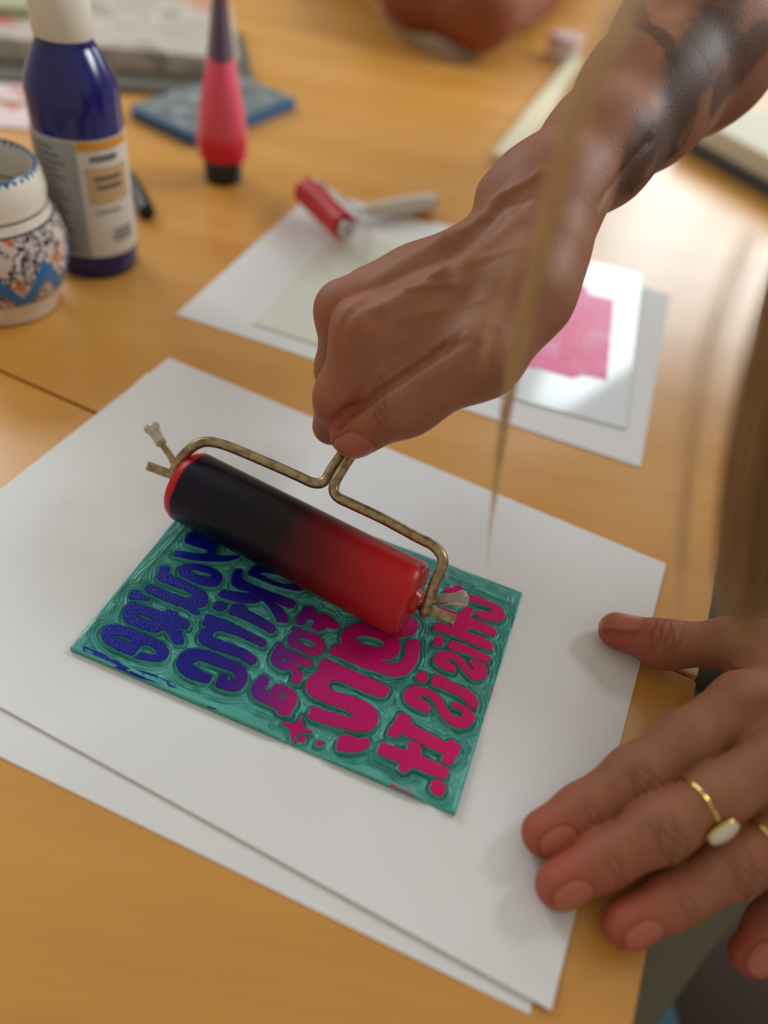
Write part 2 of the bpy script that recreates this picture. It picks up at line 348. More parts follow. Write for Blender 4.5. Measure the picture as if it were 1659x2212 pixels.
def poly_sd(P, pad=.004):
    """signed distance of the grid to one polygon (negative inside), only near it"""
    out = np.full(U.shape, .02); lo = P.min(0) - pad; hi = P.max(0) + pad
    i0, i1 = max(0, int(lo[0] / LU * (nu - 1))), min(nu, int(hi[0] / LU * (nu - 1)) + 2)
    j0, j1 = max(0, int(lo[1] / LV * (nv - 1))), min(nv, int(hi[1] / LV * (nv - 1)) + 2)
    if i1 <= i0 or j1 <= j0: return out
    x, y = U[i0:i1, j0:j1], V[i0:i1, j0:j1]; d = np.full(x.shape, 1.0); ins = np.zeros(x.shape, bool)
    Q = np.roll(P, -1, 0)
    for (ax_, ay), (bx_, by) in zip(P, Q):
        ex, ey = bx_ - ax_, by - ay; L2 = ex * ex + ey * ey + 1e-18
        t = np.clip(((x - ax_) * ex + (y - ay) * ey) / L2, 0, 1)
        d = np.minimum(d, (x - ax_ - t * ex) ** 2 + (y - ay - t * ey) ** 2)
        if ay != by: ins ^= ((ay > y) != (by > y)) & (x < (bx_ - ax_) * (y - ay) / (by - ay) + ax_)
    d = np.sqrt(d); d[ins] *= -1; out[i0:i1, j0:j1] = d; return out
SD = np.full(U.shape, .02)
for z, out, holes in LET:
    ox, oy, sc = Z[z]
    s_ = poly_sd(chaikin([to_uv(p) for p in crop(ox, oy, sc, out)]))
    for h_ in holes: s_ = np.maximum(s_, -poly_sd(chaikin([to_uv(p) for p in crop(ox, oy, sc, h_)])))
    SD = np.minimum(SD, s_)
ST = np.full(U.shape, .02)
for z, out in STREAK:
    ST = np.minimum(ST, poly_sd(chaikin([to_uv(p, ZT - .0004) for p in crop(*Z[z], out)], 1)))
def vnoise(x, y, seed):
    r = np.random.RandomState(seed).rand(256, 256); xi = np.floor(x).astype(int); yi = np.floor(y).astype(int)
    fx = x - xi; fy = y - yi; fx = fx * fx * (3 - 2 * fx); fy = fy * fy * (3 - 2 * fy)
    g = lambda a, b: r[a % 256, b % 256]
    return (g(xi, yi) * (1 - fx) + g(xi + 1, yi) * fx) * (1 - fy) + (g(xi, yi + 1) * (1 - fx) + g(xi + 1, yi + 1) * fx) * fy
def sstep(a, b, x): t = np.clip((x - a) / (b - a), 0, 1); return t * t * (3 - 2 * t)
dist = np.clip(SD, 0, .0199)
edge = np.minimum(np.minimum(U, LU - U), np.minimum(V, LV - V))
# letters carve contour-following gouges around them; the border is gouged along the edges
wob = (vnoise(U * 260, V * 260, 1) - .5) * .0016 + (vnoise(U * 90, V * 90, 2) - .5) * .0022
lines1 = 1 - np.abs(np.sin((dist + wob * .75) * math.pi / .00155))
lo_, wd = vnoise(U * 60, V * 60, 5), 0
wl = (vnoise(U * 70, V * 700, 31) - .5) * .0016; wl2 = (vnoise(U * 700, V * 70, 32) - .5) * .0016
alongu = 1 - np.abs(np.sin((V + wl + .0016 * np.sin(U * 45)) * math.pi / .0017)); alongv = 1 - np.abs(np.sin((U + wl2 + .0016 * np.sin(V * 50)) * math.pi / .0018))
bord = np.where(np.minimum(V, LV - V) < np.minimum(U, LU - U), alongu, alongv)
wb_ = sstep(.0045, .0075, dist)
ridge = lines1 * (1 - wb_) + bord * wb_
streaky = .35 + 1.5 * vnoise(U * 300, V * 300, 7) * vnoise(U * 120, V * 120, 8)
amp = .00042 * (1 - .45 * wb_)
ground = -.0025 + amp * ridge * streaky * 3.4 + .0008 * vnoise(U * 110, V * 110, 3) + .0010 * wb_
ground -= .0010 * np.exp(-((dist - .0009) / .00065) ** 2)            # deep first cut beside each letter
rim = sstep(.0045, .0, edge) * sstep(.003, .006, dist); ground = ground * (1 - rim * .75)
Hh = ground * sstep(-.00003, .00034, SD)
ST = np.maximum(ST, (vnoise(U * 130, V * 1500, 41) * .6 + vnoise(U * 500, V * 1500, 42) * .4 - .52) * .002)
Hh = np.where(ST < 0, np.maximum(Hh, Hh * .6), Hh)
drop = sstep(.0007, 0, edge); Hh = Hh - .0006 * drop * drop
top = B1[None, None, :] + U[..., None] * bu + V[..., None] * bv
top[..., 2] = ZT + Hh
def lino_mat():
    s = NT('inked_teal_lino')
    at = s.new('ShaderNodeAttribute', attribute_name='letter_distance'); st = s.new('ShaderNodeAttribute', attribute_name='streak_distance'); gu = s.new('ShaderNodeAttribute', attribute_name='along')
    v = s.coord(); n = s.noise(v, 55, 4); fine = s.noise(v, 2600, 2); mid = s.noise(v, 420, 3)
    teal = s.mix(n, srgb(66, 150, 140), srgb(88, 178, 168))
    ink = s.ramp(gu.outputs['Fac'], [(0.0, srgb(6, 30, 150)), (.28, srgb(12, 18, 128)), (.38, srgb(34, 18, 118)), (.47, srgb(100, 24, 122)), (.56, srgb(176, 16, 104)), (1.0, srgb(212, 20, 98))])
    ink = s.mix(s.math('MULTIPLY', fine, .12), ink, srgb(60, 10, 60))
    # break-up of the letters' border and of the stray streaks is part of the print
    e1_ = s.math('LESS_THAN', s.math('ADD', at.outputs['Fac'], s.math('MULTIPLY', s.math('SUBTRACT', mid, .5), .00012)), .00006)
    e2_ = s.math('LESS_THAN', st.outputs['Fac'], 0.0)
    m = s.math('MAXIMUM', e1_, e2_)
    s.set(Base_Color=s.mix(m, teal, ink), Roughness=s.math('ADD', s.math('MULTIPLY', m, .02), .28))
    s.link(s.math('ADD', s.math('MULTIPLY', m, -.33), .55), s.b.inputs['Specular IOR Level'])
    vo = s.new('ShaderNodeTexVoronoi'); vo.inputs['Scale'].default_value = 1500; s.link(s.coord(scale=(1, .45, 1)), vo.inputs['Vector'])
    s.bump(s.math('MULTIPLY', vo.outputs['Distance'], m), .35, .0003); return s.m
M_lino = lino_mat(); M_linoside = plain('teal_lino_side', srgb(58, 140, 126), .5, var=.06)
block = thing('lino_block', tuple((B1 + bu * LU / 2 + bv * LV / 2)[:2]) + (.0008,), 'teal carved lino block with raised mirrored letters inked blue to magenta', 'printing block')
idx = np.arange(nu * nv).reshape(nu, nv)
quads = np.stack([idx[:-1, :-1], idx[1:, :-1], idx[1:, 1:], idx[:-1, 1:]], -1).reshape(-1, 4)
flatv = top.reshape(-1, 3); fsd = SD.reshape(-1)
qin = (fsd[quads] < -.00014).all(1)
def fast_mesh(name, verts, quads_, mat, parent, attrs):
    used = np.unique(quads_); rm = np.full(len(verts), -1); rm[used] = np.arange(len(used))
    vv = verts[used]; qq = rm[quads_]
    me = bpy.data.meshes.new(name); me.vertices.add(len(vv)); me.vertices.foreach_set('co', vv.astype(np.float32).ravel())
    me.loops.add(len(qq) * 4); me.polygons.add(len(qq)); me.loops.foreach_set('vertex_index', qq.astype(np.int32).ravel())
    me.polygons.foreach_set('loop_start', (np.arange(len(qq)) * 4).astype(np.int32)); me.update(calc_edges=True)
    me.polygons.foreach_set('use_smooth', np.ones(len(qq), bool)); me.materials.append(mat)
    for an, arr in attrs.items():
        a = me.attributes.new(an, 'FLOAT', 'POINT'); a.data.foreach_set('value', arr[used].astype(np.float32))
    o = bpy.data.objects.new(name, me); COL.objects.link(o)
    if parent: o.parent = parent; o.matrix_parent_inverse = pmat(parent).inverted()
    return o
AT = {'letter_distance': fsd, 'streak_distance': ST.reshape(-1), 'along': (U / LU).reshape(-1)}
g = G(); bd = list(idx[:, 0]) + list(idx[-1, 1:]) + list(idx[-2::-1, -1]) + list(idx[0, -2:0:-1])
ring = flatv[bd]; low = ring.copy(); low[:, 2] = .00085
nb = len(bd); g.add(list(ring) + list(low), [(i, i + nb, (i + 1) % nb + nb, (i + 1) % nb) for i in range(nb)] + [tuple(range(2 * nb - 1, nb - 1, -1))])
g.build('block_body', M_linoside, block)
fast_mesh('carved_face', flatv, quads[~qin], M_lino, block, AT)
o = fast_mesh('raised_lettering', flatv, quads[qin], M_lino, block, AT); o['label'] = 'raised letters inked from blue to magenta'

# ------------------------------------------------------------------ brayer in the hand
M_wire = NT('aged_brass_wire'); _v = M_wire.coord(); _n = M_wire.noise(_v, 300, 4)
M_wire.set(Base_Color=M_wire.ramp(_n, [(.3, srgb(120, 100, 72)), (.6, srgb(172, 152, 116))]), Roughness=.36, Metallic=.85); M_wire.bump(_n, .15, .0003); M_wire = M_wire.m
ROLLR = .0168; RZ_ = ZT + ROLLR + .0003
RA, RB = W(405, 1048, RZ_), W(889, 1296, RZ_)
rax = (RB - RA); RL = np.linalg.norm(rax); rax /= RL
rper = np.array([-rax[1], rax[0], 0]); rper *= np.sign(rper[1])
def roller_mat():
    s = NT('inked_red_rubber'); a = s.new('ShaderNodeAttribute', attribute_name='along')
    v = s.coord(); n = s.noise(v, 90, 3); f = s.math('ADD', a.outputs['Fac'], s.math('MULTIPLY', s.math('SUBTRACT', n, .5), .022))
    c = s.ramp(f, [(0, srgb(186, 30, 28)), (.026, srgb(186, 30, 28)), (.034, srgb(18, 9, 34)), (.3, srgb(11, 5, 18)), (.48, srgb(26, 5, 10)), (.66, srgb(98, 10, 14)), (.85, srgb(160, 22, 28)), (1, srgb(184, 32, 36))])
    c.node.color_ramp.interpolation = 'LINEAR'
    s.set(Base_Color=c, Roughness=.33); s.b.inputs['Specular IOR Level'].default_value = .22
    st = s.noise(s.coord(scale=(1, 1, 1)), 1400, 3); s.bump(st, .25, .0002); return s.m
brayer = thing('brayer', tuple((RA + RB)[:2] / 2) + (ZT,), 'wire-framed brayer with dark inked red rubber roller held on the carved block', 'ink roller')
g = G(); prof = []; NR = 60
for k in range(NR + 1):
    t = k / NR; e = min(t, 1 - t) * RL; r = ROLLR - .0012 * max(0, 1 - e / .0012) ** 2; prof.append((r, t * RL))
g.lathe(prof, RA, rax, 96)
ro = g.build('roller', roller_mat(), brayer, smooth=True)
a = ro.data.attributes.new('along', 'FLOAT', 'POINT')
for i, vtx in enumerate(ro.data.vertices): a.data[i].value = float(np.clip((np.array(vtx.co) - RA) @ rax / RL, 0, 1))
M_red = plain('red_plastic', srgb(190, 30, 28), .35)
for p, d in ((RA, -1), (RB, 1)):
    G().lathe([(.0155, 0), (.0155, .0006), (.0125, .0011), (.0060, .0011), (.0050, .0035), (.0018, .0035)], p, rax * d, 48).build('end_cap', M_red, brayer, smooth=True)
G().tube([RA - rax * .009, RB + rax * .009], .0016).build('axle', M_wire, brayer, smooth=True)
# frame wire: from left axle over the roller to the neck, and the mirror half
fl = [RA - rax * .0055, W(378, 1012, .028), W(402, 978, .038), W(436, 956, .043), W(480, 960, .043), W(560, 992, .043), W(640, 1027, .043), W(676, 1043, .043), W(700, 1040, .044), W(716, 1014, .047), W(736, 985, .051), W(766, 940, .056)]
fr = [RB + rax * .006, W(918, 1320, .024), W(938, 1262, .034), W(957, 1215, .040), W(940, 1182, .042), W(900, 1160, .042), W(830, 1122, .043), W(762, 1090, .043), W(728, 1072, .044), W(722, 1048, .046), W(742, 1010, .050), W(772, 965, .056)]
G().tube(spline(fl, 7), .0023, 14).build('frame_wire', M_wire, brayer, smooth=True)
G().tube(spline(fr, 7), .0023, 14).build('frame_wire', M_wire, brayer, smooth=True)
M_clear = NT('clear_plastic'); M_clear.set(Base_Color=srgb(214, 206, 196), Roughness=.2, Transmission_Weight=.6); M_clear = M_clear.m
def foot(pts, cap_from, cap_to):
    G().tube(spline(pts, 6), .0016, 10).build('stand_prong', M_wire, brayer, smooth=True)
    a_, b_ = cap_from, cap_to; d_ = b_ - a_; L_ = np.linalg.norm(d_)
    c = G().lathe([(.0019, 0), (.0027, L_ * .08), (.0025, L_ * .45), (.0029, L_ * .62), (.0036, L_ * .74), (.0037, L_ * .85), (.0029, L_ * .95), (.0012, L_)], a_, d_, 20).build('foot_cap', M_clear, brayer, smooth=True)
    c['label'] = 'clear plastic tip'
foot([RA - rax * .004, W(372, 992, .027), W(345, 952, .033)], W(351, 962, .031), W(322, 914, .038))
foot([RB + rax * .004, W(938, 1298, .020), W(965, 1294, .021)], W(942, 1297, .020), W(1012, 1292, .022))
def flat(a_, b_):
    d_ = b_ - a_; L_ = np.linalg.norm(d_); d_ /= L_; s_ = np.cross(d_, -FWD); s_ /= np.linalg.norm(s_)
    G().box((a_ + b_) / 2, (L_, .0042, .0020), np.array([d_, s_, np.cross(d_, s_)])).build('axle_end', M_wire, brayer, bevel=.0005)
flat(W(384, 1030, .0215), W(318, 1006, .0225)); flat(W(905, 1308, .021), W(984, 1340, .021))
hn0, hn1 = W(768, 955, .056), D(985, 690, .335)
hd = (hn1 - hn0) / np.linalg.norm(hn1 - hn0)
G().lathe([(.004, 0), (.0065, .004), (.0075, .02), (.0085, .05), (.0075, .08), (.005, .09)], hn0, hd, 32).build('handle', plain('black_handle', srgb(30, 28, 28), .4), brayer, smooth=True)

# ------------------------------------------------------------------ skin surfaces
def surface(prims, cuts, h, pad=.01, groups=None):
    groups = groups or [(prims, .001)]; prims = sum([g_[0] for g_ in groups], [])
    lo = np.min([np.minimum(p[0], p[1]) - max(p[2], p[3]) for p in prims], 0) - pad
    hi = np.max([np.maximum(p[0], p[1]) + max(p[2], p[3]) for p in prims], 0) + pad
    n = np.ceil((hi - lo) / h).astype(int) + 1
    Fd = np.full(n, .03, np.float32)
    X = [lo[i] + h * np.arange(n[i]) for i in range(3)]
    def cap(a, b, ra, rb, ext):
        l = np.minimum(a, b) - max(ra, rb) - ext; u = np.maximum(a, b) + max(ra, rb) + ext
        sl = tuple(slice(max(0, int((l[i] - lo[i]) / h)), min(n[i], int((u[i] - lo[i]) / h) + 2)) for i in range(3))
        x, y, z = np.meshgrid(X[0][sl[0]], X[1][sl[1]], X[2][sl[2]], indexing='ij', sparse=True)
        ab = b - a; L2 = ab @ ab + 1e-12
        t = np.clip(((x - a[0]) * ab[0] + (y - a[1]) * ab[1] + (z - a[2]) * ab[2]) / L2, 0, 1)
        d = np.sqrt((x - a[0] - t * ab[0]) ** 2 + (y - a[1] - t * ab[1]) ** 2 + (z - a[2] - t * ab[2]) ** 2) - (ra + (rb - ra) * t)
        return sl, d.astype(np.float32)
    for pr, kk in groups:
        Fg = np.full(n, .03, np.float32)
        for a, b, ra, rb, k in pr:
            sl, d = cap(a, b, ra, rb, .022); f = Fg[sl]; hh = np.maximum(k - np.abs(f - d), 0) / k
            Fg[sl] = np.minimum(f, d) - hh * hh * k * .25
        hh = np.maximum(kk - np.abs(Fd - Fg), 0) / kk; Fd = np.minimum(Fd, Fg) - hh * hh * kk * .25
    for a, b, ra, rb, k in cuts:
        sl, d = cap(a, b, ra, rb, .01); f = Fd[sl]; d = -d; hh = np.maximum(k - np.abs(f - d), 0) / k
        Fd[sl] = np.maximum(f, d) + hh * hh * k * .25
    S = (Fd < 0); c8 = np.zeros(tuple(n - 1), np.int8)
    for i in (0, 1):
        for j in (0, 1):
            for k in (0, 1): c8 += S[i:n[0] - 1 + i, j:n[1] - 1 + j, k:n[2] - 1 + k]
    act = np.argwhere((c8 > 0) & (c8 < 8)); vid = np.full(tuple(n - 1), -1, np.int32); vid[tuple(act.T)] = np.arange(len(act))
    acc = np.zeros((len(act), 3)); cnt = np.zeros(len(act))
    cs = [(i, j, k) for i in (0, 1) for j in (0, 1) for k in (0, 1)]
    for c0 in cs:
        for axs in range(3):
            if c0[axs]: continue
            c1 = list(c0); c1[axs] = 1
            f0 = Fd[tuple((act + c0).T)]; f1 = Fd[tuple((act + c1).T)]; m = (f0 < 0) != (f1 < 0)
            t = np.where(m, f0 / np.where(m, f0 - f1, 1), 0); p = np.array(c0, float)[None] + t[:, None] * np.eye(3)[axs][None]
            acc[m] += p[m]; cnt[m] += 1
    verts = lo + h * (act + acc / cnt[:, None])
    faces = []
    for axs in range(3):
        o1, o2 = [q for q in range(3) if q != axs]
        A0 = [slice(1, n[q] - 1) for q in range(3)]; A1 = list(A0); A0[axs] = slice(0, n[axs] - 1); A1[axs] = slice(1, n[axs])
        s0_, s1_ = S[tuple(A0)], S[tuple(A1)]; e = np.argwhere(s0_ != s1_)
        fl_ = s0_[tuple(e.T)]; base = e.copy(); base[:, o1] += 1; base[:, o2] += 1
        def at(d1, d2):
            q = base.copy(); q[:, o1] += d1; q[:, o2] += d2; return vid[tuple(q.T)]
        q = np.stack([at(-1, -1), at(0, -1), at(0, 0), at(-1, 0)], 1)
        if axs == 1: fl_ = ~fl_
        q[~fl_] = q[~fl_][:, ::-1]; faces.append(q)
    return verts, np.concatenate(faces)
def vnormals(v, f):
    nn = np.cross(v[f[:, 2]] - v[f[:, 0]], v[f[:, 3]] - v[f[:, 1]]); out = np.zeros_like(v)
    for k in range(4): np.add.at(out, f[:, k], nn)
    return out / (np.linalg.norm(out, axis=1)[:, None] + 1e-12)
def smooth_mesh(v, f, it=2):
    for _ in range(it):
        s = np.zeros_like(v); c = np.zeros(len(v))
        for k in range(4):
            a_, b_ = f[:, k], f[:, (k + 1) % 4]; np.add.at(s, a_, v[b_]); np.add.at(c, a_, 1)
        v = v * .5 + .5 * s / np.maximum(c, 1)[:, None]
    return v
def chain(pts, k=.006):
    """pts: (point, radius)"""
    return [(np.array(pts[i][0]), np.array(pts[i + 1][0]), pts[i][1], pts[i + 1][1], k) for i in range(len(pts) - 1)]
def unit(a): return a / np.linalg.norm(a)
SKIN = np.array(srgb(150, 99, 71)); RED = np.array(srgb(164, 76, 56)); NAILC = np.array(srgb(186, 112, 92)); DARKT = np.array(srgb(34, 32, 28))
def nail(v, n, col, gl, tip, axis, nrm, r, ln=1.0, wd_=.74, own=None):
    a_ = unit(axis); nrm = unit(nrm - a_ * (nrm @ a_)); s_ = np.cross(a_, nrm); q = v - tip
    u, w, h = q @ a_ / r, q @ s_ / r, q @ nrm / r
    dd = np.power(np.abs((u - .02 + .2) / (ln)), 2.6) + np.power(np.abs(w / wd_), 2.6)
    on = (h > .05) & (np.linalg.norm(q, axis=1) < 1.5 * r)
    if own is not None: on = on & own
    ins = sstep(1.12, .86, dd) * on; rg = np.exp(-((dd - 1.25) / .22) ** 2) * on
    v += n * (ins * .00025 - rg * .00038)[:, None]
    # flatten the nail plate across
    col[:] = col * (1 - ins[:, None] * .5) + NAILC * ins[:, None] * .5
    fe = sstep(.55, .9, u) * ins; col[:] = col * (1 - fe[:, None] * .25) + np.array(srgb(224, 186, 164)) * fe[:, None] * .25
    col[:] = col * (1 - rg[:, None] * .25); gl[:] = np.maximum(gl, ins)
def redden(v, col, p, r, amt=.6, c=RED):
    w = np.exp(-(np.linalg.norm(v - p, axis=1) / r) ** 2)[:, None] * amt; col[:] = col * (1 - w) + c * w
def wrinkle(v, n, col, p, axis, nrm, r, offs, amp_=.00045, bend=.25, own=None):
    a_ = unit(axis); nrm = unit(nrm - a_ * (nrm @ a_)); s_ = np.cross(a_, nrm); q = v - p
    u, w, h = q @ a_, q @ s_, q @ nrm; m = sstep(0, .5 * r, h) * sstep(1.15 * r, .5 * r, np.abs(w)) * (np.abs(u) < 2.2 * r)
    if own is not None: m = m * own
    for o_, s in offs:
        g_ = np.exp(-((u - o_ * r - s * bend * (w / r) ** 2 * r + .05 * r * np.sin(w / r * 7 + o_ * 9)) / .0007) ** 2) * m
        v -= n * (g_ * amp_)[:, None]; col[:] = col * (1 - g_[:, None] * .28)
def ray_dist(v, pts):
    d = np.full(len(v), 9.)
    for a_, b_ in zip(pts[:-1], pts[1:]):
        ab = b_ - a_; t = np.clip((v - a_) @ ab / (ab @ ab), 0, 1); d = np.minimum(d, np.linalg.norm(v - a_ - t[:, None] * ab, axis=1))
    return d
def vgn(v, s, seed):  # cheap 3d value noise
    return (vnoise(v[:, 0] * s + 31, v[:, 1] * s + 17, seed) + vnoise(v[:, 1] * s + 5, v[:, 2] * s + 47, seed + 1) + vnoise(v[:, 2] * s + 9, v[:, 0] * s + 3, seed + 2)) / 3

# ---- right hand, closed on the brayer, and forearm
I0, I1, I2, I3 = D(1085, 610, .298), D(783, 714, .292), D(738, 858, .304), D(716, 920, .324)
M0, M1, M2, M3 = D(1075, 560, .310), D(745, 672, .305), D(735, 800, .330), D(790, 880, .352)
R0, R1, R2, R3 = D(1085, 520, .325), D(795, 640, .322), D(760, 770, .352), D(850, 830, .362)
K0, K1, K2, K3 = D(1100, 500, .338), D(860, 630, .340), D(830, 740, .362), D(900, 780, .366)
T0, T1, T2, T3 = D(1130, 640, .293), D(1040, 770, .284), D(880, 870, .289), D(766, 936, .307)
Wr0 = D(1165, 435, .310); Wr1 = D(1185, 480, .300)
E0 = D(1290, 325, .325); E1 = D(1390, 215, .345); E2 = D(1500, 100, .365); E2b = D(1850, -330, .46); E3 = D(2100, -380, .60)
gi = chain([(I0, .0135), (I1, .0112), (I2, .0102), (I3, .0085)], .008)
gm = chain([(M0, .0130), (M1, .0112), (M2, .0100), (M3, .0088)], .008)
gr = chain([(R0, .0130), (R1, .0105), (R2, .0095), (R3, .0085)], .007)
gk = chain([(K0, .0125), (K1, .0095), (K2, .0085), (K3, .0080)], .007)
gt = chain([(T0, .0160), (T1, .0145), (T2, .0112), (T3, .0106)], .010)
gp = chain([(D(1165, 540, .298), .0165), (T0, .0165), (D(1060, 750, .290), .0130)], .012)
gp += chain([(D(1040, 650, .298), .0160), (D(930, 715, .298), .0140), (D(830, 775, .2985), .0112), (D(780, 830, .306), .008)], .012)   # muscle between thumb and index
gp += chain([(D(1060, 560, .318), .018), (D(900, 620, .314), .0150), (D(800, 650, .312), .012)], .012)
gp += chain([(D(960, 760, .310), .0130), (D(850, 850, .318), .0110)], .012)
gp += chain([(D(980, 640, .318), .016), (D(1120, 600, .32), .019)], .012)           # palm
gp += chain([(Wr0, .0190), (D(1120, 560, .314), .0190)], .014)
gp += chain([(D(1190, 470, .307), .0180), (D(1150, 600, .302), .0165)], .014)
gp += chain([(D(1072, 420, .314), .0078), (D(1110, 400, .316), .0095)], .010)      # wrist bone
gp += chain([(Wr0, .0190), (D(1200, 405, .312), .0188), (E0, .0232), (E1, .0295), (E2, .039), (E2b, .046), (E3, .046)], .012)
# tendons and veins on the back of the hand
gp += chain([(D(1130, 480, .2900), .0014), (D(960, 590, .2815), .0014), (D(830, 665, .2805), .0010)], .007)
gp += chain([(D(1110, 440, .299), .0014), (D(960, 520, .2975), .0014), (D(800, 625, .296), .0010)], .007)
gp += chain([(D(1180, 360, .2925), .0010), (D(1130, 400, .2925), .0013), (D(1040, 470, .2975), .0010)], .005)
CUT = []
v1, f1 = surface(None, CUT, .00095, groups=[(gi, .001), (gm, .0018), (gr, .0018), (gk, .0018), (gt, .0012), (gp, .0075)])
v1 = smooth_mesh(v1, f1, 2); n1 = vnormals(v1, f1)
c1 = np.tile(SKIN, (len(v1), 1)); g1 = np.zeros(len(v1))
c1 *= (1 + .22 * (vgn(v1, 120, 11) - .5) + .18 * (vgn(v1, 420, 21) - .5))[:, None]
for p_, r_, a_ in ((T3, .018, .8), (T2, .012, .35), (I1, .012, .45), (I3, .014, .5), (M1, .012, .45), (I2, .012, .3)): redden(v1, c1, p_, r_, a_)
wrinkle(v1, n1, c1, T2 * .85 + T3 * .15, T3 - T2, -FWD * .8 - DOWN * .3, .011, [(-.3, .3), (0, .1), (.3, -.2)], .0002)
nail(v1, n1, c1, g1, T3, T3 - T2, -FWD * .70 + DOWN * .66, .0104, .85, .66)
CAMP = np.array([0, 0, CAM_H])
def surf(v, pts):
    """points of a skin surface met at these image positions"""
    q = (v - CAMP) @ RW; x = q[:, 0] / q[:, 2] * F_PX + CX; y = q[:, 1] / q[:, 2] * F_PX + CY; out = []
    for p_ in pts:
        d_ = np.hypot(x - p_[0], y - p_[1]); m_ = d_ < 6
        if not m_.any(): m_ = d_ < d_.min() + 3
        k_ = np.where(m_)[0]; out.append(v[k_[np.argmin(q[k_, 2])]].copy())
    return out
def groove(v, n, pts, width, depth):
    pl_ = surf(v, [tuple(p_) for p_ in spline(pts, 6)]); d_ = ray_dist(v, pl_); L_ = len(pl_)
    e0_ = np.minimum(np.linalg.norm(v - pl_[0], axis=1), np.linalg.norm(v - pl_[-1], axis=1))
    v -= n * (np.exp(-(d_ / width) ** 2) * depth * sstep(0, .006, e0_))[:, None]
groove(v1, n1, [(712, 928), (745, 898), (790, 862), (830, 832), (865, 808), (905, 782), (945, 758), (1000, 724)], .0026, .0029)
n1 = vnormals(v1, f1)
groove(v1, n1, [(745, 898), (800, 855), (860, 811), (930, 767), (975, 738)], .0012, .0020)
groove(v1, n1, [(728, 752), (743, 690), (772, 658), (820, 638)], .0020, .0008)
groove(v1, n1, [(812, 642), (851, 627), (890, 617), (947, 620), (1000, 612)], .0013, -.0007)
groove(v1, n1, [(850, 700), (938, 672), (1000, 657), (1060, 640)], .0018, -.0006)
groove(v1, n1, [(1035, 445), (1080, 415), (1130, 395), (1180, 350)], .0018, -.0009)
groove(v1, n1, [(1045, 470), (1100, 440), (1150, 440)], .0030, .0012)
groove(v1, n1, [(900, 600), (980, 570), (1070, 545), (1150, 520)], .0020, -.0006)
groove(v1, n1, [(1294, 458), (1320, 415), (1370, 350), (1420, 290)], .0022, .0014)
groove(v1, n1, [(1000, 760), (1040, 740), (1080, 700)], .0030, .0010)
# line tattoo and soft dark patches on the forearm
def dark_mark(pts, w_, soft, amt, seed):
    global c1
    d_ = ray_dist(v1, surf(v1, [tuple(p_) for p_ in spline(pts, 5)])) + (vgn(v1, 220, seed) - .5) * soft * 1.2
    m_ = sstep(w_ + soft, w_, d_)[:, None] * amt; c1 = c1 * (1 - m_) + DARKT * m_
dark_mark([(1372, 8), (1385, 45), (1420, 68), (1448, 95), (1460, 130)], .0022, .0022, .6, 5)
dark_mark([(1360, 400), (1385, 350), (1405, 290)], .0040, .010, .7, 6)
dark_mark([(1440, 340), (1460, 270), (1490, 190), (1520, 110), (1560, 40)], .0075, .012, .75, 7)
dark_mark([(1560, 200), (1600, 150), (1640, 100)], .006, .006, .65, 8)

# ---- left hand, flat on the sheet edge
def w3(x, y, z): return W(x, y, z)
iT, iD, iP, iM = w3(1176, 1800, .0092), w3(1256, 1752, .0125), w3(1372, 1676, .022), w3(1606, 1520, .034)
mT, mD, mP, mM = w3(1208, 1912, .0092), w3(1305, 1858, .014), w3(1428, 1790, .024), w3(1690, 1640, .036)
rT, rD, rP, rM = w3(1355, 1996, .0084), w3(1456, 1942, .012), w3(1584, 1868, .021), w3(1805, 1745, .034)
kT, kD, kP, kM = w3(1622, 2062, -.002), w3(1668, 2000, .004), w3(1750, 1915, .013), w3(1900, 1790, .026)
tT, tI, tM, tC = w3(1332, 1362, .0090), w3(1435, 1392, .0135), w3(1590, 1392, .023), w3(1740, 1420, .034)
wL = w3(1960, 1560, .050); wL2 = w3(1990, 1480, .048)
gi = chain([(iT, .0082), (iD, .0087), (iP, .0101), (w3(1480, 1600, .0285), .0100), (iM, .0115)], .005)
gm = chain([(mT, .0083), (mD, .0089), (mP, .0102), (w3(1550, 1718, .0305), .0098), (mM, .0118)], .005)
gr = chain([(rT, .0081), (rD, .0085), (rP, .0097), (rM, .0112)], .005)
gk = chain([(kT, .0074), (kD, .0077), (kP, .0088), (kM, .0105)], .005)
gt = chain([(tT, .0080), (tI, .0093), (tM, .0104), (tC, .0160)], .008)
gp = chain([(iM, .0112), (wL2, .019)], .010) + chain([(mM, .0115), (wL, .019)], .010) + chain([(rM, .0110), (wL, .019)], .010) + chain([(kM, .0100), (wL, .018)], .010) + chain([(tC, .0150), (wL2, .018)], .010)
gp += chain([(w3(1580, 1474, .024), .0042), (w3(1640, 1440, .029), .0075), (tC, .0135)], .012)
gp += chain([(w3(1700, 1560, .032), .0120), (w3(1850, 1560, .040), .0180)], .012)
gp += chain([(w3(1790, 1660, .032), .0120), (w3(1900, 1600, .042), .0180)], .012)
eL1, eL2 = np.array([.46, .24, .07]), np.array([.62, .40, .20])
gp += chain([(wL, .0235), (w3(2150, 1500, .055), .026), (eL1, .034), (eL2, .045)], .014)
gp += chain([(wL2, .0215), (w3(2130, 1440, .055), .026)], .014)
gp += chain([(w3(1606, 1506, .0440), .0020), (w3(1780, 1480, .0550), .0014)], .006)  # tendon behind the index knuckle
CL = chain([(w3(1565, 1442, .024), .0012), (w3(1612, 1462, .0335), .0006)], .003)
v2, f2 = surface(None, CL, .00085, groups=[(gi, .001), (gm, .0008), (gr, .0008), (gk, .0008), (gt, .0008), (gp, .0055)])
v2 = smooth_mesh(v2, f2, 2); n2 = vnormals(v2, f2)
c2 = np.tile(SKIN * .97, (len(v2), 1)); g2 = np.zeros(len(v2))
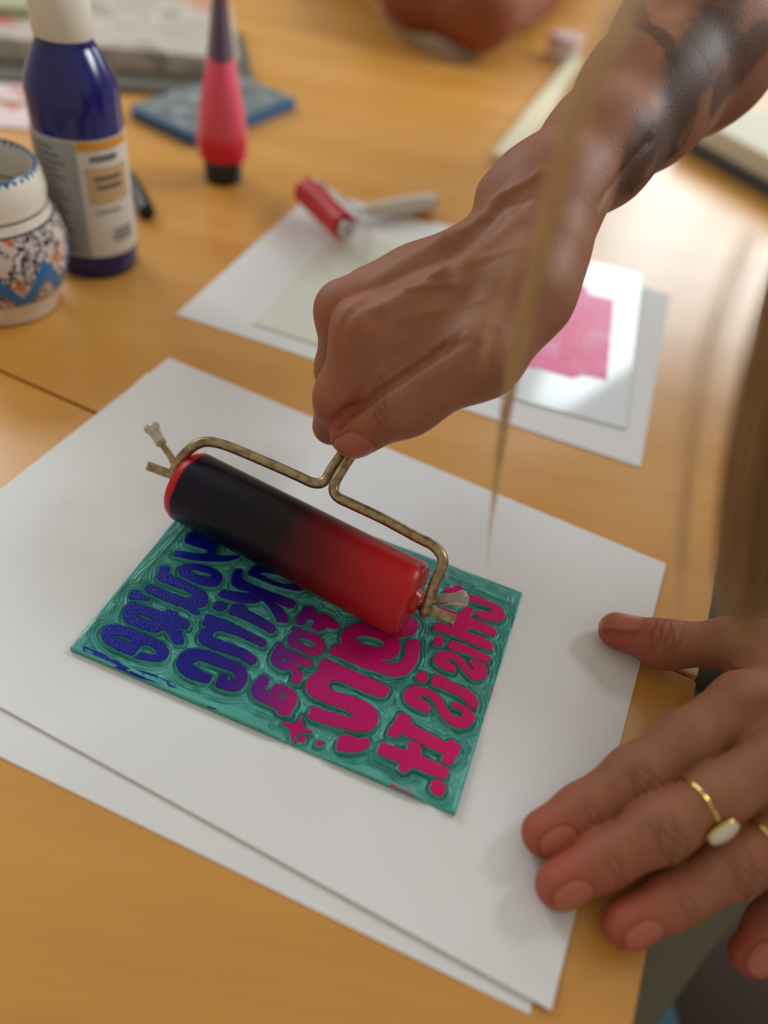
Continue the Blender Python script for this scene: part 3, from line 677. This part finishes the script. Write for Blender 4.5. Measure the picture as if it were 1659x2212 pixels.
c2 *= (1 + .20 * (vgn(v2, 130, 12) - .5) + .16 * (vgn(v2, 420, 25) - .5))[:, None]
for p_, r_, a_ in ((iT, .017, .85), (mT, .017, .8), (rT, .018, .85), (kT, .02, .8), (tT, .02, .85), (tI, .014, .5), (iP, .011, .4), (mP, .011, .4), (rP, .011, .4), (iM, .014, .45)): redden(v2, c2, p_, r_, a_)
ND = -FWD + DOWN * .42 - RIGHT * .28
OFF = [(-.40, .35), (-.18, .2), (.04, 0), (.26, -.2), (.44, -.35)]
fl4 = [ray_dist(v2, [T_, D_, P_, M_]) for T_, D_, P_, M_ in ((iT, iD, iP, iM), (mT, mD, mP, mM), (rT, rD, rP, rM), (kT, kD, kP, kM))]
own4 = [np.all([fl4[i] <= fl4[j] for j in range(4)], 0) for i in range(4)]
for (T_, D_, P_, M_), ow in zip(((iT, iD, iP, iM), (mT, mD, mP, mM), (rT, rD, rP, rM), (kT, kD, kP, kM)), own4):
    nail(v2, n2, c2, g2, T_, T_ - D_, ND, .0084, .78, .62, ow)
    wrinkle(v2, n2, c2, P_, D_ - P_, -FWD + DOWN * .15, .0104, OFF, .00042, .3, ow)
    wrinkle(v2, n2, c2, D_, T_ - D_, -FWD + DOWN * .2, .0095, [(-.15, .1), (.15, -.1)], .00018, .25, ow)
nail(v2, n2, c2, g2, tT, tT - tI, -DOWN * .9 - FWD * .35, .0085, 1.15, .78)
wrinkle(v2, n2, c2, tI, tT - tI, -FWD - DOWN * .5, .0100, [(-.5, .3), (-.25, .1), (0, -.1), (.3, .2), (.6, -.2)], .00045)

def skin_mat():
    s = NT('skin'); a = s.new('ShaderNodeAttribute', attribute_name='skin_color'); g_ = s.new('ShaderNodeAttribute', attribute_name='nail')
    v = s.coord(); vo = s.new('ShaderNodeTexVoronoi'); vo.inputs['Scale'].default_value = 900; s.link(v, vo.inputs['Vector'])
    n = s.noise(v, 500, 4, .6)
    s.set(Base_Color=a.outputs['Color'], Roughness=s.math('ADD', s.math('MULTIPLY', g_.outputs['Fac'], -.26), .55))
    s.b.inputs['Subsurface Weight'].default_value = .12; s.b.inputs['Subsurface Radius'].default_value = (.006, .0022, .0012); s.b.inputs['Subsurface Scale'].default_value = .5
    s.b.inputs['Specular IOR Level'].default_value = .33
    h = s.math('MULTIPLY', s.math('ADD', vo.outputs['Distance'], n), s.math('SUBTRACT', 1.0, g_.outputs['Fac'])); s.bump(h, .13, .0005); return s.m
M_skin = skin_mat()
# shoulders, neck and upper arms (out of the picture) belong to the same body
SH_R, SH_L = np.array([.66, .62, .42]), np.array([.72, .22, .40])
TB = chain([(E3, .046), (SH_R, .055)], .02) + chain([(eL2, .044), (SH_L, .055)], .02) + chain([(SH_R, .06), (np.array([.70, .42, .46]), .07), (SH_L, .06)], .05) \
   + chain([(np.array([.70, .42, .46]), .058), (np.array([.62, .40, .56]), .055), (np.array([.52, .38, .62]), .085)], .04)
v3, f3 = surface(TB, [], .006, .03); c3 = np.tile(SKIN, (len(v3), 1)); g3 = np.zeros(len(v3))
person = thing('person', (.66, .42, FZ), 'person with a tattooed forearm inking the block, other hand steadying the paper', 'person')
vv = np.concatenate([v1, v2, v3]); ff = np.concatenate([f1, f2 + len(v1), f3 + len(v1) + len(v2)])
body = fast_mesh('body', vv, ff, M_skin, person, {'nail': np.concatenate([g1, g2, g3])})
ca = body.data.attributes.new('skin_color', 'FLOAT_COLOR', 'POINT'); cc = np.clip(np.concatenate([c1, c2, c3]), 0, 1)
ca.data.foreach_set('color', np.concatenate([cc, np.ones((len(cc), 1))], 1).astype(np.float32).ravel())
# clothes
v4, f4 = surface(chain([(np.array([.72, .42, .36]), .13), (np.array([.76, .40, .0]), .15), (np.array([.76, .40, -.22]), .17)], .05) + chain([(SH_R, .075), (SH_L, .075)], .05) + chain([(SH_R, .07), (E3 * .35 + SH_R * .65, .068)], .04) + chain([(SH_L, .07), (eL2 * .35 + SH_L * .65, .068)], .04), [], .009, .03)
fast_mesh('shirt', v4, f4, plain('dark_brown_knit', srgb(70, 50, 40), .9, scale=300, bump=.3), person, {})
tr1, tr2 = W(1580, 1700, -.20), W(1380, 1960, -.24)
TR = chain([(np.array([.72, .48, -.24]), .10), (np.array([.25, .42, -.22]), .07)], .04) + chain([(np.array([.74, .30, -.24]), .10), (tr1, .045), (tr2 + (tr2 - tr1) * 1.5, .044)], .04)
v5, f5 = surface(TR, [], .008, .03)
fast_mesh('trousers', v5, f5, plain('olive_grey_cloth', srgb(104, 100, 82), .9, scale=200, bump=.3), person, {})
# hair
M_hair = NT('blond_hair'); a = M_hair.noise(M_hair.coord(), 200, 2)
M_hair.set(Base_Color=M_hair.mix(a, srgb(190, 156, 108), srgb(222, 190, 144)), Roughness=.45); M_hair = M_hair.m
M_hair2 = plain('darker_blond_hair', srgb(164, 126, 82), .5)
def lock(pts, spread, count, rad, seed, name='hair_lock'):
    r = random.Random(seed); g_ = G()
    for _ in range(count):
        th, q = r.uniform(0, 6.28), math.sqrt(r.random()); ph = r.uniform(0, 6.28)
        pp = []; L_ = len(pts); stop = r.uniform(.8, 1)
        for i, (p, s_) in enumerate(zip(pts, spread)):
            w_ = s_ * q
            pp.append(np.array(p) + RIGHT * (math.cos(th) * w_ + .0006 * math.sin(i * 1.1 + ph)) + FWD * math.sin(th) * w_)
        pp = spline(pp, 5); pp = pp[:max(3, int(len(pp) * stop))]
        g_.tube(pp, [rad * min(1, (len(pp) - i) / 4) for i in range(len(pp))], 3)
    o_ = g_.build(name, M_hair if name == 'hair_lock' else M_hair2, person, smooth=False); return o_
lock([D(1480, -260, .135), D(1330, 60, .145), D(1245, 230, .155), D(1180, 480, .175), D(1115, 760, .205), D(1075, 1000, .235), D(1046, 1270, .262)],
     [.007, .0036, .0030, .0026, .0022, .0016, .0008], 44, .00011, 1)
lock([D(1130, 500, .18), D(1060, 720, .20), D(1038, 850, .205)], [.0012, .0008, .0003], 6, .0001, 2)
lock([D(1620, 500, .15), D(1530, 760, .17), D(1485, 1000, .19), D(1470, 1250, .21), D(1468, 1400, .22)], [.003, .003, .0022, .0014, .0008], 14, .00011, 3)
lock([D(1960, 100, .13), D(1850, 400, .14), D(1720, 700, .15), D(1640, 1000, .165), D(1610, 1250, .18), D(1600, 1420, .19)], [.010, .009, .008, .0075, .007, .003], 260, .00018, 4, 'hair')
lock([D(2000, 300, .15), D(1860, 700, .16), D(1740, 1050, .175), D(1690, 1400, .19)], [.014, .012, .010, .006], 300, .00020, 5, 'hair')

# rings
M_gold = plain('gold', srgb(222, 190, 110), .25, 1.0)
def ring(c, axis, r, name, label):
    t = thing(name, tuple(c), label, 'ring'); a_ = unit(axis); u = unit(np.cross(a_, [0, 0, 1.])); w = np.cross(a_, u)
    pts = [c + (u * math.cos(k / 40 * 2 * math.pi) + w * math.sin(k / 40 * 2 * math.pi)) * r for k in range(41)]
    G().tube(pts, .00075, 8).build('band', M_gold, t, smooth=True); return t
mid = lambda a_, b_, t: a_ * (1 - t) + b_ * t
# middle finger ring: on the proximal segment
mq0, mq1 = w3(1550, 1718, .0305), mM
rc1 = mid(mP, mq0, .66); axm = unit(mq0 - mP)
t1 = ring(rc1, axm, .0103, 'ring', 'gold ring with an oval milky stone on the middle finger')
sn = unit(-FWD * .86 + DOWN * .52); sn = unit(sn - axm * (sn @ axm)); sc = rc1 + sn * .0108
G().lathe([(.0040, 0), (.0046, .0006), (.0044, .0013), (.0030, .0017)], sc, sn, 32).build('bezel', M_gold, t1, smooth=True)
st = G().lathe([(.0041, .0010), (.0040, .0018), (.0030, .0026), (.0012, .0030)], sc, sn, 32).build('stone', plain('milky_stone', srgb(214, 204, 184), .25), t1, smooth=True)
for ob in t1.children:
    if ob.name.split('.')[0] in ('bezel', 'stone'):
        me = ob.data; sd_ = np.cross(axm, sn)
        for vt in me.vertices:
            p_ = np.array(vt.co) - sc; vt.co = Vector(sc + p_ + axm * (p_ @ axm) * .45 + sd_ * (p_ @ sd_) * -.05)
rc2 = mid(rP, rM, .30); axr = unit(rM - rP)
t2 = ring(rc2, axr, .0107, 'ring', 'thin gold ring with an open heart on the ring finger')
sn = unit(-FWD * .98 + DOWN * .10); sn = unit(sn - axr * (sn @ axr)); sc = rc2 + sn * .0112; sd_ = np.cross(axr, sn)
hp = []
for k in range(41):
    t = k / 40 * 2 * math.pi; x = 16 * math.sin(t) ** 3; y = 13 * math.cos(t) - 5 * math.cos(2 * t) - 2 * math.cos(3 * t) - math.cos(4 * t)
    hp.append(sc + sd_ * x * .00025 + axr * y * .00025)
G().tube(hp, .0007, 8).build('heart', M_gold, t2, smooth=True)

# ------------------------------------------------------------------ objects behind
# blue bottle
bp = W(213, 562); bp[2] = 0
bottle = thing('paint_bottle', tuple(bp), 'tall blue plastic paint bottle with white cap and grey-white label', 'bottle')
M_blue = plain('dark_blue_plastic', srgb(28, 26, 96), .16, var=.05)
G().lathe([(.0235, 0), (.0248, .002), (.0254, .010), (.0256, .096), (.0254, .108), (.0240, .112), (.0165, .127), (.0150, .129), (.0150, .133)], bp, seg=64).build('bottle_body', M_blue, bottle, smooth=True)
M_cap = plain('cream_white_cap', srgb(214, 206, 190), .45, var=.03)
cp = G().lathe([(.0150, .131), (.0156, .132), (.0158, .150), (.0150, .152), (.0148, .170), (.0120, .176), (.006, .180)], bp, seg=48).build('cap', M_cap, bottle, smooth=True)
def arc_patch(g_, c, r, z0, z1, a0, a1, n=24, th=.0003):
    v = []; f = []
    for k in range(n + 1):
        a_ = a0 + (a1 - a0) * k / n
        for rr in (r, r + th):
            for z in (z0, z1): v.append((c[0] + math.cos(a_) * rr, c[1] + math.sin(a_) * rr, c[2] + z))
    for k in range(n):
        b = k * 4; f += [(b + 2, b + 6, b + 7, b + 3), (b, b + 1, b + 5, b + 4), (b + 1, b + 3, b + 7, b + 5), (b, b + 4, b + 6, b + 2)]
    f += [(0, 2, 3, 1), (n * 4, n * 4 + 1, n * 4 + 3, n * 4 + 2)]
    return g_.add(v, f)
th0 = math.atan2(-bp[1], -bp[0])                 # towards the viewer
R_ = math.radians
def patch(name, mat, r, z0, z1, a0, a1, parent, lab=None):
    o_ = arc_patch(G(), bp, r, z0, z1, th0 + R_(a0), th0 + R_(a1)).build(name, mat, parent, smooth=True)
    if lab: o_['label'] = lab
    return o_
M_lab = plain('label_grey', srgb(150, 150, 148), .5); M_labw = plain('label_white', srgb(206, 200, 190), .5); M_och = plain('label_ochre', srgb(198, 140, 48), .5); M_tan = plain('label_tan', srgb(190, 158, 112), .5); M_ink = plain('label_print', srgb(96, 90, 84), .6)
lab_ = patch('label', M_labw, .0256, .016, .086, -170, 170, bottle)
patch('label_band', M_lab, .0259, .017, .085, -120, -8, lab_, 'grey text field of the label')
patch('label_band', M_och, .0259, .0805, .0855, -6, 70, lab_, 'ochre stripe'); patch('label_band', M_tan, .0259, .050, .071, 0, 62, lab_, 'tan field')
for i in range(16): patch('label_print', M_ink, .0262, .020 + i * .0040, .0212 + i * .0040, -90, -22 - (i * 7) % 18, lab_)
# printed words on the label front, too soft to read in the photo: shaped as broken lines
rr_ = random.Random(4)
for z, h, a0, a1 in ((.0745, .0032, 8, 46), (.0635, .0026, 10, 44), (.0585, .0026, 12, 48), (.0445, .0012, 6, 40), (.0255, .0014, 26, 56), (.0285, .0014, 26, 56), (.0315, .0014, 28, 56)):
    x = a0
    while x < a1:
        w_ = rr_.uniform(2, 4.5); patch('label_print', M_ink, .0262, z, z + h, x, x + w_, lab_); x += w_ + 1.2
# painted ceramic jar
jp = W(14, 648); jp[2] = 0
jar = thing('ceramic_jar', tuple(jp), 'round painted ceramic jar with blue patterned bands at the left edge', 'jar')
def jar_mat():
    s = NT('painted_glaze'); tc = s.new('ShaderNodeTexCoord'); sep = s.new('ShaderNodeSeparateXYZ'); s.link(tc.outputs['Object'], sep.inputs[0])
    z = sep.outputs[2]; an = s.math('ARCTAN2', s.math('SUBTRACT', sep.outputs[1], 0.0), sep.outputs[0])
    zz = s.math('MULTIPLY', z, 60.0)
    zig = s.math('PINGPONG', s.math('MULTIPLY', an, 1.5), .55)
    n = s.noise(s.coord(), 130, 3); n2 = s.noise(s.coord(scale=(1, 1, .7)), 240, 2)
    cream = s.mix(n, srgb(206, 196, 180), srgb(222, 214, 200))
    spots = s.ramp(n2, [(.47, srgb(196, 180, 172)), (.5, srgb(34, 34, 52)), (.56, srgb(44, 40, 50)), (.60, srgb(210, 196, 190))])
    org = s.mix(s.math('GREATER_THAN', n, .63), spots, srgb(190, 110, 50))
    band = s.math('ABSOLUTE', s.math('SUBTRACT', s.math('SUBTRACT', zz, .95), s.math('MULTIPLY', zig, 2.3)))
    pat = s.mix(s.math('LESS_THAN', band, .36), org, srgb(30, 110, 168))
    inb = s.math('MULTIPLY', s.math('GREATER_THAN', z, .017), s.math('LESS_THAN', z, .056))
    c = s.mix(inb, cream, pat)
    for zc in (.0165, .0565, .0625):
        c = s.mix(s.math('LESS_THAN', s.math('ABSOLUTE', s.math('SUBTRACT', z, zc)), .0006), c, srgb(60, 58, 60))
    sc_ = s.math('SINE', s.math('MULTIPLY', an, 44.0)); top_ = s.math('GREATER_THAN', s.math('ADD', z, s.math('MULTIPLY', sc_, .0009)), .0812)
    c = s.mix(top_, c, srgb(40, 90, 130))
    s.set(Base_Color=c, Roughness=.25); return s.m
jo = G().lathe([(.026, 0), (.030, .002), (.031, .008), (.036, .017), (.0405, .030), (.0410, .040), (.0385, .052), (.0345, .059), (.0340, .064), (.0350, .070), (.0335, .080), (.0315, .083), (.0295, .081), (.0290, .060), (.030, .010), (.001, .008)], (0, 0, 0), seg=72).build('jar_body', jar_mat(), None, smooth=True)
jo.parent = jar
# upright pink tube
tp = W(482, 386); tp[2] = 0
tube = thing('paint_tube', tuple(tp), 'translucent pink paint tube standing on its black cap', 'tube')
G().lathe([(.0145, 0), (.0150, .001), (.0150, .016), (.0140, .0175)], tp, seg=40).build('cap', plain('black_cap', srgb(26, 24, 28), .35), tube, smooth=True)
def flat_tube(name, zs, mat):
    v = []; f = []; n = 40
    for z, a_, b_ in zs:
        for k in range(n):
            t = 2 * math.pi * k / n; u = unit(tp[:2]); w = np.array([-u[1], u[0]])
            q = tp[:2] + u * math.cos(t) * a_ + w * math.sin(t) * b_; v.append((q[0], q[1], z))
    for i in range(len(zs) - 1):
        for k in range(n): k2 = (k + 1) % n; f.append((i * n + k, i * n + k2, (i + 1) * n + k2, (i + 1) * n + k))
    f += [tuple(reversed(range(n))), tuple(range((len(zs) - 1) * n, len(zs) * n))]
    return G().add(v, f).build(name, mat, tube, smooth=True)
s = NT('pink_ink_tube'); sp = s.new('ShaderNodeSeparateXYZ'); tcn = s.new('ShaderNodeTexCoord'); s.link(tcn.outputs['Object'], sp.inputs[0])
cz = s.math('MULTIPLY', sp.outputs[2], 10.0)
s.set(Base_Color=s.ramp(cz, [(.17, srgb(206, 12, 40)), (.32, srgb(214, 20, 54)), (.40, srgb(222, 80, 100)), (.9, srgb(232, 82, 118))]), Roughness=.3); s.b.inputs['Subsurface Weight'].default_value = .15; s.b.inputs['Subsurface Scale'].default_value = .01
flat_tube('tube_body', [(.017, .0145, .0145), (.019, .019, .019), (.030, .0205, .0200), (.055, .0215, .0165), (.085, .0222, .0105), (.090, .0222, .0098)], s.m)
flat_tube('tube_end', [(.090, .0222, .0098), (.110, .0225, .0070), (.128, .0225, .0052), (.142, .0225, .0046)], plain('violet_tube_end', srgb(84, 66, 92), .35))
# flat blue case
def quad_box(name, pts, z0, z1, mat, label, cat, bevel=.001, parent=None):
    o_ = G().prism([(p[0], p[1]) for p in pts], z0, z1).build(name, mat, parent, bevel=bevel)
    if label: tag(o_, label, cat)
    return o_
c0, c1_, c2_ = W(282, 256), W(424, 322), W(640, 238)
c3_ = c0 + (c2_ - c1_)
cs_ = thing('flat_case', tuple((c0 + c2_) / 2), 'flat blue case with a grey patterned top behind the pink tube', 'case')
quad_box('case_body', [c0, c1_, c2_, c3_], 0, .011, plain('blue_case', srgb(28, 92, 142), .35), None, None, .002, cs_)
sh_ = lambda p, c, k: c + (p - c) * k
cc_ = (c0 + c2_) / 2
sM = NT('grey_case_top'); v = sM.coord(); n = sM.noise(v, 60, 3)
sM.set(Base_Color=sM.ramp(n, [(.35, srgb(88, 104, 112)), (.55, srgb(120, 130, 132)), (.68, srgb(160, 172, 176))]), Roughness=.25)
quad_box('case_top', [sh_(p, cc_, .955) for p in (c0, c1_, c2_, c3_)], .011, .0122, sM.m, None, None, .0004, cs_)
# printed papers in the far left
sN = NT('printed_newsprint'); v = sN.coord(); n = sN.noise(v, 22, 3); n2 = sN.noise(v, 12, 2)
cN = sN.ramp(n, [(.4, srgb(176, 168, 154)), (.52, srgb(196, 184, 172)), (.6, srgb(150, 142, 130))])
cN = sN.mix(sN.math('GREATER_THAN', n2, .60), cN, srgb(206, 112, 100))
sN.set(Base_Color=cN, Roughness=.8); M_news = sN.m
M_grey = plain('magazine_shadow_grey', srgb(92, 88, 78), .7)
def rquad(px, py, w_, l_, ang):
    c = W(px, py); a_ = np.array([math.cos(ang), math.sin(ang), 0]); b_ = np.array([-a_[1], a_[0], 0])
    return [c - a_ * w_ / 2 - b_ * l_ / 2, c + a_ * w_ / 2 - b_ * l_ / 2, c + a_ * w_ / 2 + b_ * l_ / 2, c - a_ * w_ / 2 + b_ * l_ / 2]
quad_box('shadow_slab', rquad(215, 120, .30, .20, .35), 0, .006, M_grey, 'dark grey slab in place of the shadow under the printed magazine, far left', 'board')  # dark slab put in for the shadow beneath the magazine
quad_box('magazine', rquad(190, 92, .30, .19, .33), .0062, .026, M_news, 'printed magazine with reddish picture behind the blue bottle', 'magazine', .002)
quad_box('catalogue', rquad(-20, 60, .13, .12, .5), .0265, .036, plain('dull_green_cover', srgb(168, 168, 132), .6), 'pale dull green catalogue lying on the magazine at the far left edge', 'book', .002)
sP = NT('pink_print'); n = sP.noise(sP.coord(), 35, 3); sP.set(Base_Color=sP.ramp(n, [(.42, srgb(214, 190, 186)), (.55, srgb(222, 206, 204)), (.65, srgb(206, 120, 108))]), Roughness=.7)
quad_box('printed_card', rquad(-10, 178, .08, .09, .3), 0, .002, sP.m, 'pink and white printed card behind the jar, the farther one', 'card')
quad_box('printed_card', rquad(-12, 250, .07, .05, .25), 0, .002, sP.m, 'pink and white printed card behind the jar, the nearer one', 'card')
# black cutter behind bottle
kb = W(300, 452)
cut = thing('pen_nib_holder', tuple(kb), 'small black tapered tool lying beside the blue bottle', 'tool')
k0, k1 = W(318, 462, .006), W(262, 330, .006)
G().lathe([(.003, 0), (.0058, .002), (.0060, .02), (.0045, .05), (.0025, .065)], k0, k1 - k0, 24).build('tool_body', plain('black_tool', srgb(16, 18, 20), .4), cut, smooth=True)
# second brayer lying on the back sheet
q0, q1 = W(660, 412, .020), W(744, 492, .020)
b2 = thing('brayer', tuple((q0 + q1) / 2 * np.array([1, 1, 0]) + np.array([0, 0, .0006])), 'small clean red brayer lying on the sheet beyond the hand', 'ink roller')
qa = unit(q1 - q0); ql = np.linalg.norm(q1 - q0)
G().lathe([(.0088, 0), (.0100, .0008), (.0100, ql - .0008), (.0088, ql)], q0, qa, 48).build('roller', plain('red_rubber', srgb(196, 16, 28), .35), b2, smooth=True)
M_steel = plain('steel_wire', srgb(190, 188, 182), .3, 1.0)
G().tube([q0 - qa * .006, q1 + qa * .008], .0014, 10).build('axle', M_steel, b2, smooth=True)
G().lathe([(.0045, 0), (.0070, .001), (.0070, .004), (.003, .005)], q1, qa, 24).build('end_cap', M_steel, b2, smooth=True)
G().lathe([(.0045, 0), (.0070, .001), (.0070, .004), (.003, .005)], q0, -qa, 24).build('end_cap', M_steel, b2, smooth=True)
qf = W(800, 452, .008)
G().tube(spline([q1 + qa * .008, W(768, 488, .012), W(778, 470, .008), W(772, 455, .007), qf], 6), .0017, 10).build('frame_wire', M_steel, b2, smooth=True)
G().tube(spline([q0 - qa * .006, W(655, 392, .015), W(690, 395, .009), W(740, 430, .0075), W(772, 452, .007)], 6), .0017, 10).build('frame_wire', M_steel, b2, smooth=True)
hA, hB = W(788, 456, .0085), W(938, 436, .0085)
G().lathe([(.003, 0), (.0052, .004), (.0070, .03), (.0078, np.linalg.norm(hB - hA) - .01), (.006, np.linalg.norm(hB - hA))], hA, hB - hA, 32).build('handle', M_cap, b2, smooth=True)
# clear plates
M_acr = NT('pale_acetate'); M_acr.set(Base_Color=srgb(226, 228, 214), Roughness=.12, Transmission_Weight=.0); n = M_acr.noise(M_acr.coord(), 12, 2); M_acr.set(Base_Color=M_acr.mix(n, srgb(222, 224, 208), srgb(230, 231, 219))); M_acr = M_acr.m
u2 = unit(bB - bL); w2 = np.array([-u2[1], u2[0], 0])
pl0 = W(545, 702)
quad_box('inking_plate', [pl0, pl0 + u2 * .135, pl0 + u2 * .135 + w2 * .150, pl0 + w2 * .150], .0006, .0016, M_acr, 'pale glossy inking sheet under the small red brayer', 'plate', .0002)
r0, r1, r2_ = W(1350, 930), W(1386, 598), W(1010, 838)
ur = unit(r0 - r2_); wr_ = unit(r1 - r0); rw, rl = .17, np.linalg.norm(r1 - r0)
plate = thing('inking_plate', tuple((r0 - ur * rw / 2 + wr_ * rl / 2)[:2]) + (.0006,), 'clear inking plate painted glare-white with rolled out pink ink', 'plate')
quad_box('plate', [r0, r1, r1 - ur * rw, r0 - ur * rw], .0006, .0018, plain('glare_white_acrylic', srgb(232, 238, 240), .08, var=.01), None, None, .0003, plate)  # white base colour stands in for window glare on a clear plate
sI = NT('pink_ink_film'); n = sI.noise(sI.coord(), 40, 3)
sI.set(Base_Color=sI.ramp(n, [(.38, srgb(240, 84, 140)), (.55, srgb(244, 108, 158)), (.7, srgb(238, 150, 196))]), Roughness=.4)
ik = [W(1308, 826), W(1255, 815), W(1235, 822), W(1160, 800), W(1060, 792), W(1120, 600), W(1215, 600), W(1262, 622), W(1272, 640), W(1325, 652)]
quad_box('ink_film', ik, .0018, .0021, sI.m, None, None, 0, plate)
quad_box('ink_film', [W(1205, 780), W(1232, 782), W(1240, 700), W(1262, 735), W(1278, 690), W(1258, 780 - 60), W(1240, 690), W(1222, 700)][:3] + [W(1222, 690)], .0021, .0023, plain('deep_pink_ink', srgb(232, 52, 110), .35), None, None, 0, plate)
quad_box('ink_film', [W(1238, 762), W(1252, 765), W(1268, 712), W(1256, 708)], .0021, .0023, bpy.data.materials['deep_pink_ink'], None, None, 0, plate)
# long cream slab and small tub
sa, sb, sc_ = W(1056, 352), W(1108, 360), W(1262, 150)
quad_box('wooden_strip', [sa, sb, sb + (sc_ - sb), sa + (sc_ - sb)], 0, .009, plain('cream_strip', srgb(222, 214, 180), .5), 'long cream strip lying on the table behind the raised forearm', 'strip', .001)
tb = W(1212, 132); tb[2] = 0
tub = thing('small_tub', tuple(tb), 'small white tub at the far end of the cream strip', 'tub')
G().lathe([(.020, 0), (.022, .003), (.022, .022)], tb, seg=32).build('tub_body', plain('white_tub', srgb(226, 222, 230), .4), tub, smooth=True)
G().lathe([(.023, .022), (.023, .028), (.021, .030)], tb, seg=32).build('lid', plain('tub_lid', srgb(206, 176, 176), .4), tub, smooth=True)
x0, x1_ = W(1462, 318), W(1585, 388); dx = unit(x1_ - x0); dy = np.array([-dx[1], dx[0], 0])
pz = thing('cream_box', tuple(x0 + dx * .06 + dy * .1), 'cream box with shade painted as a dark lower strip, beyond the forearm at right', 'box')
quad_box('box_shade_strip', [x0, x0 + dx * .20, x0 + dx * .20 + dy * .17, x0 + dy * .17], 0, .012, plain('box_shade_grey', srgb(60, 62, 60), .6), None, None, .001, pz)  # shaded front of the box, put in as a dark strip
quad_box('box_lid', [x0 - dx * .002 + dy * .004, x0 + dx * .202 + dy * .004, x0 + dx * .202 + dy * .172, x0 - dx * .002 + dy * .172], .012, .032, plain('cream_card', srgb(204, 196, 172), .6), None, None, .002, pz)
# second person's arm on the far side
ar = lambda x, y, r: W(x, y, r + .012)
AR = chain([(ar(700, -190, .036), .036), (ar(900, -28, .042), .042), (ar(1040, 12, .044), .044), (ar(1150, -35, .040), .040), (ar(1330, -150, .034), .034)], .02)
v6, f6 = surface(AR, [], .004, .03)
p2 = thing('person', tuple(D(1000, 0, .93) * np.array([1, 1, 0])), 'second person at the far side, only a bare brown forearm in view', 'person')
b6 = fast_mesh('body', v6, f6, M_skin, p2, {'nail': np.zeros(len(v6))})
ca = b6.data.attributes.new('skin_color', 'FLOAT_COLOR', 'POINT'); c6 = np.tile(np.array(srgb(136, 74, 48)), (len(v6), 1))
ca.data.foreach_set('color', np.concatenate([c6, np.ones((len(c6), 1))], 1).astype(np.float32).ravel())
# blue stool under the table edge
sp_ = W(1170, 2200, -.42)
stool = thing('stool', (sp_[0], sp_[1], FZ), 'light blue stool seat below the table edge at lower right', 'stool')
G().lathe([(.105, 0), (.12, .008), (.12, .03), (.11, .04)], (sp_[0], sp_[1], -.46), seg=48).build('seat', plain('light_blue_vinyl', srgb(96, 150, 176), .4), stool, smooth=True)
for k in range(4):
    a_ = k * math.pi / 2 + .6; G().tube([(sp_[0] + .1 * math.cos(a_), sp_[1] + .1 * math.sin(a_), -.46), (sp_[0] + .15 * math.cos(a_), sp_[1] + .15 * math.sin(a_), FZ)], .012).build('leg', plain('stool_leg', srgb(60, 60, 64), .5), stool, smooth=True)
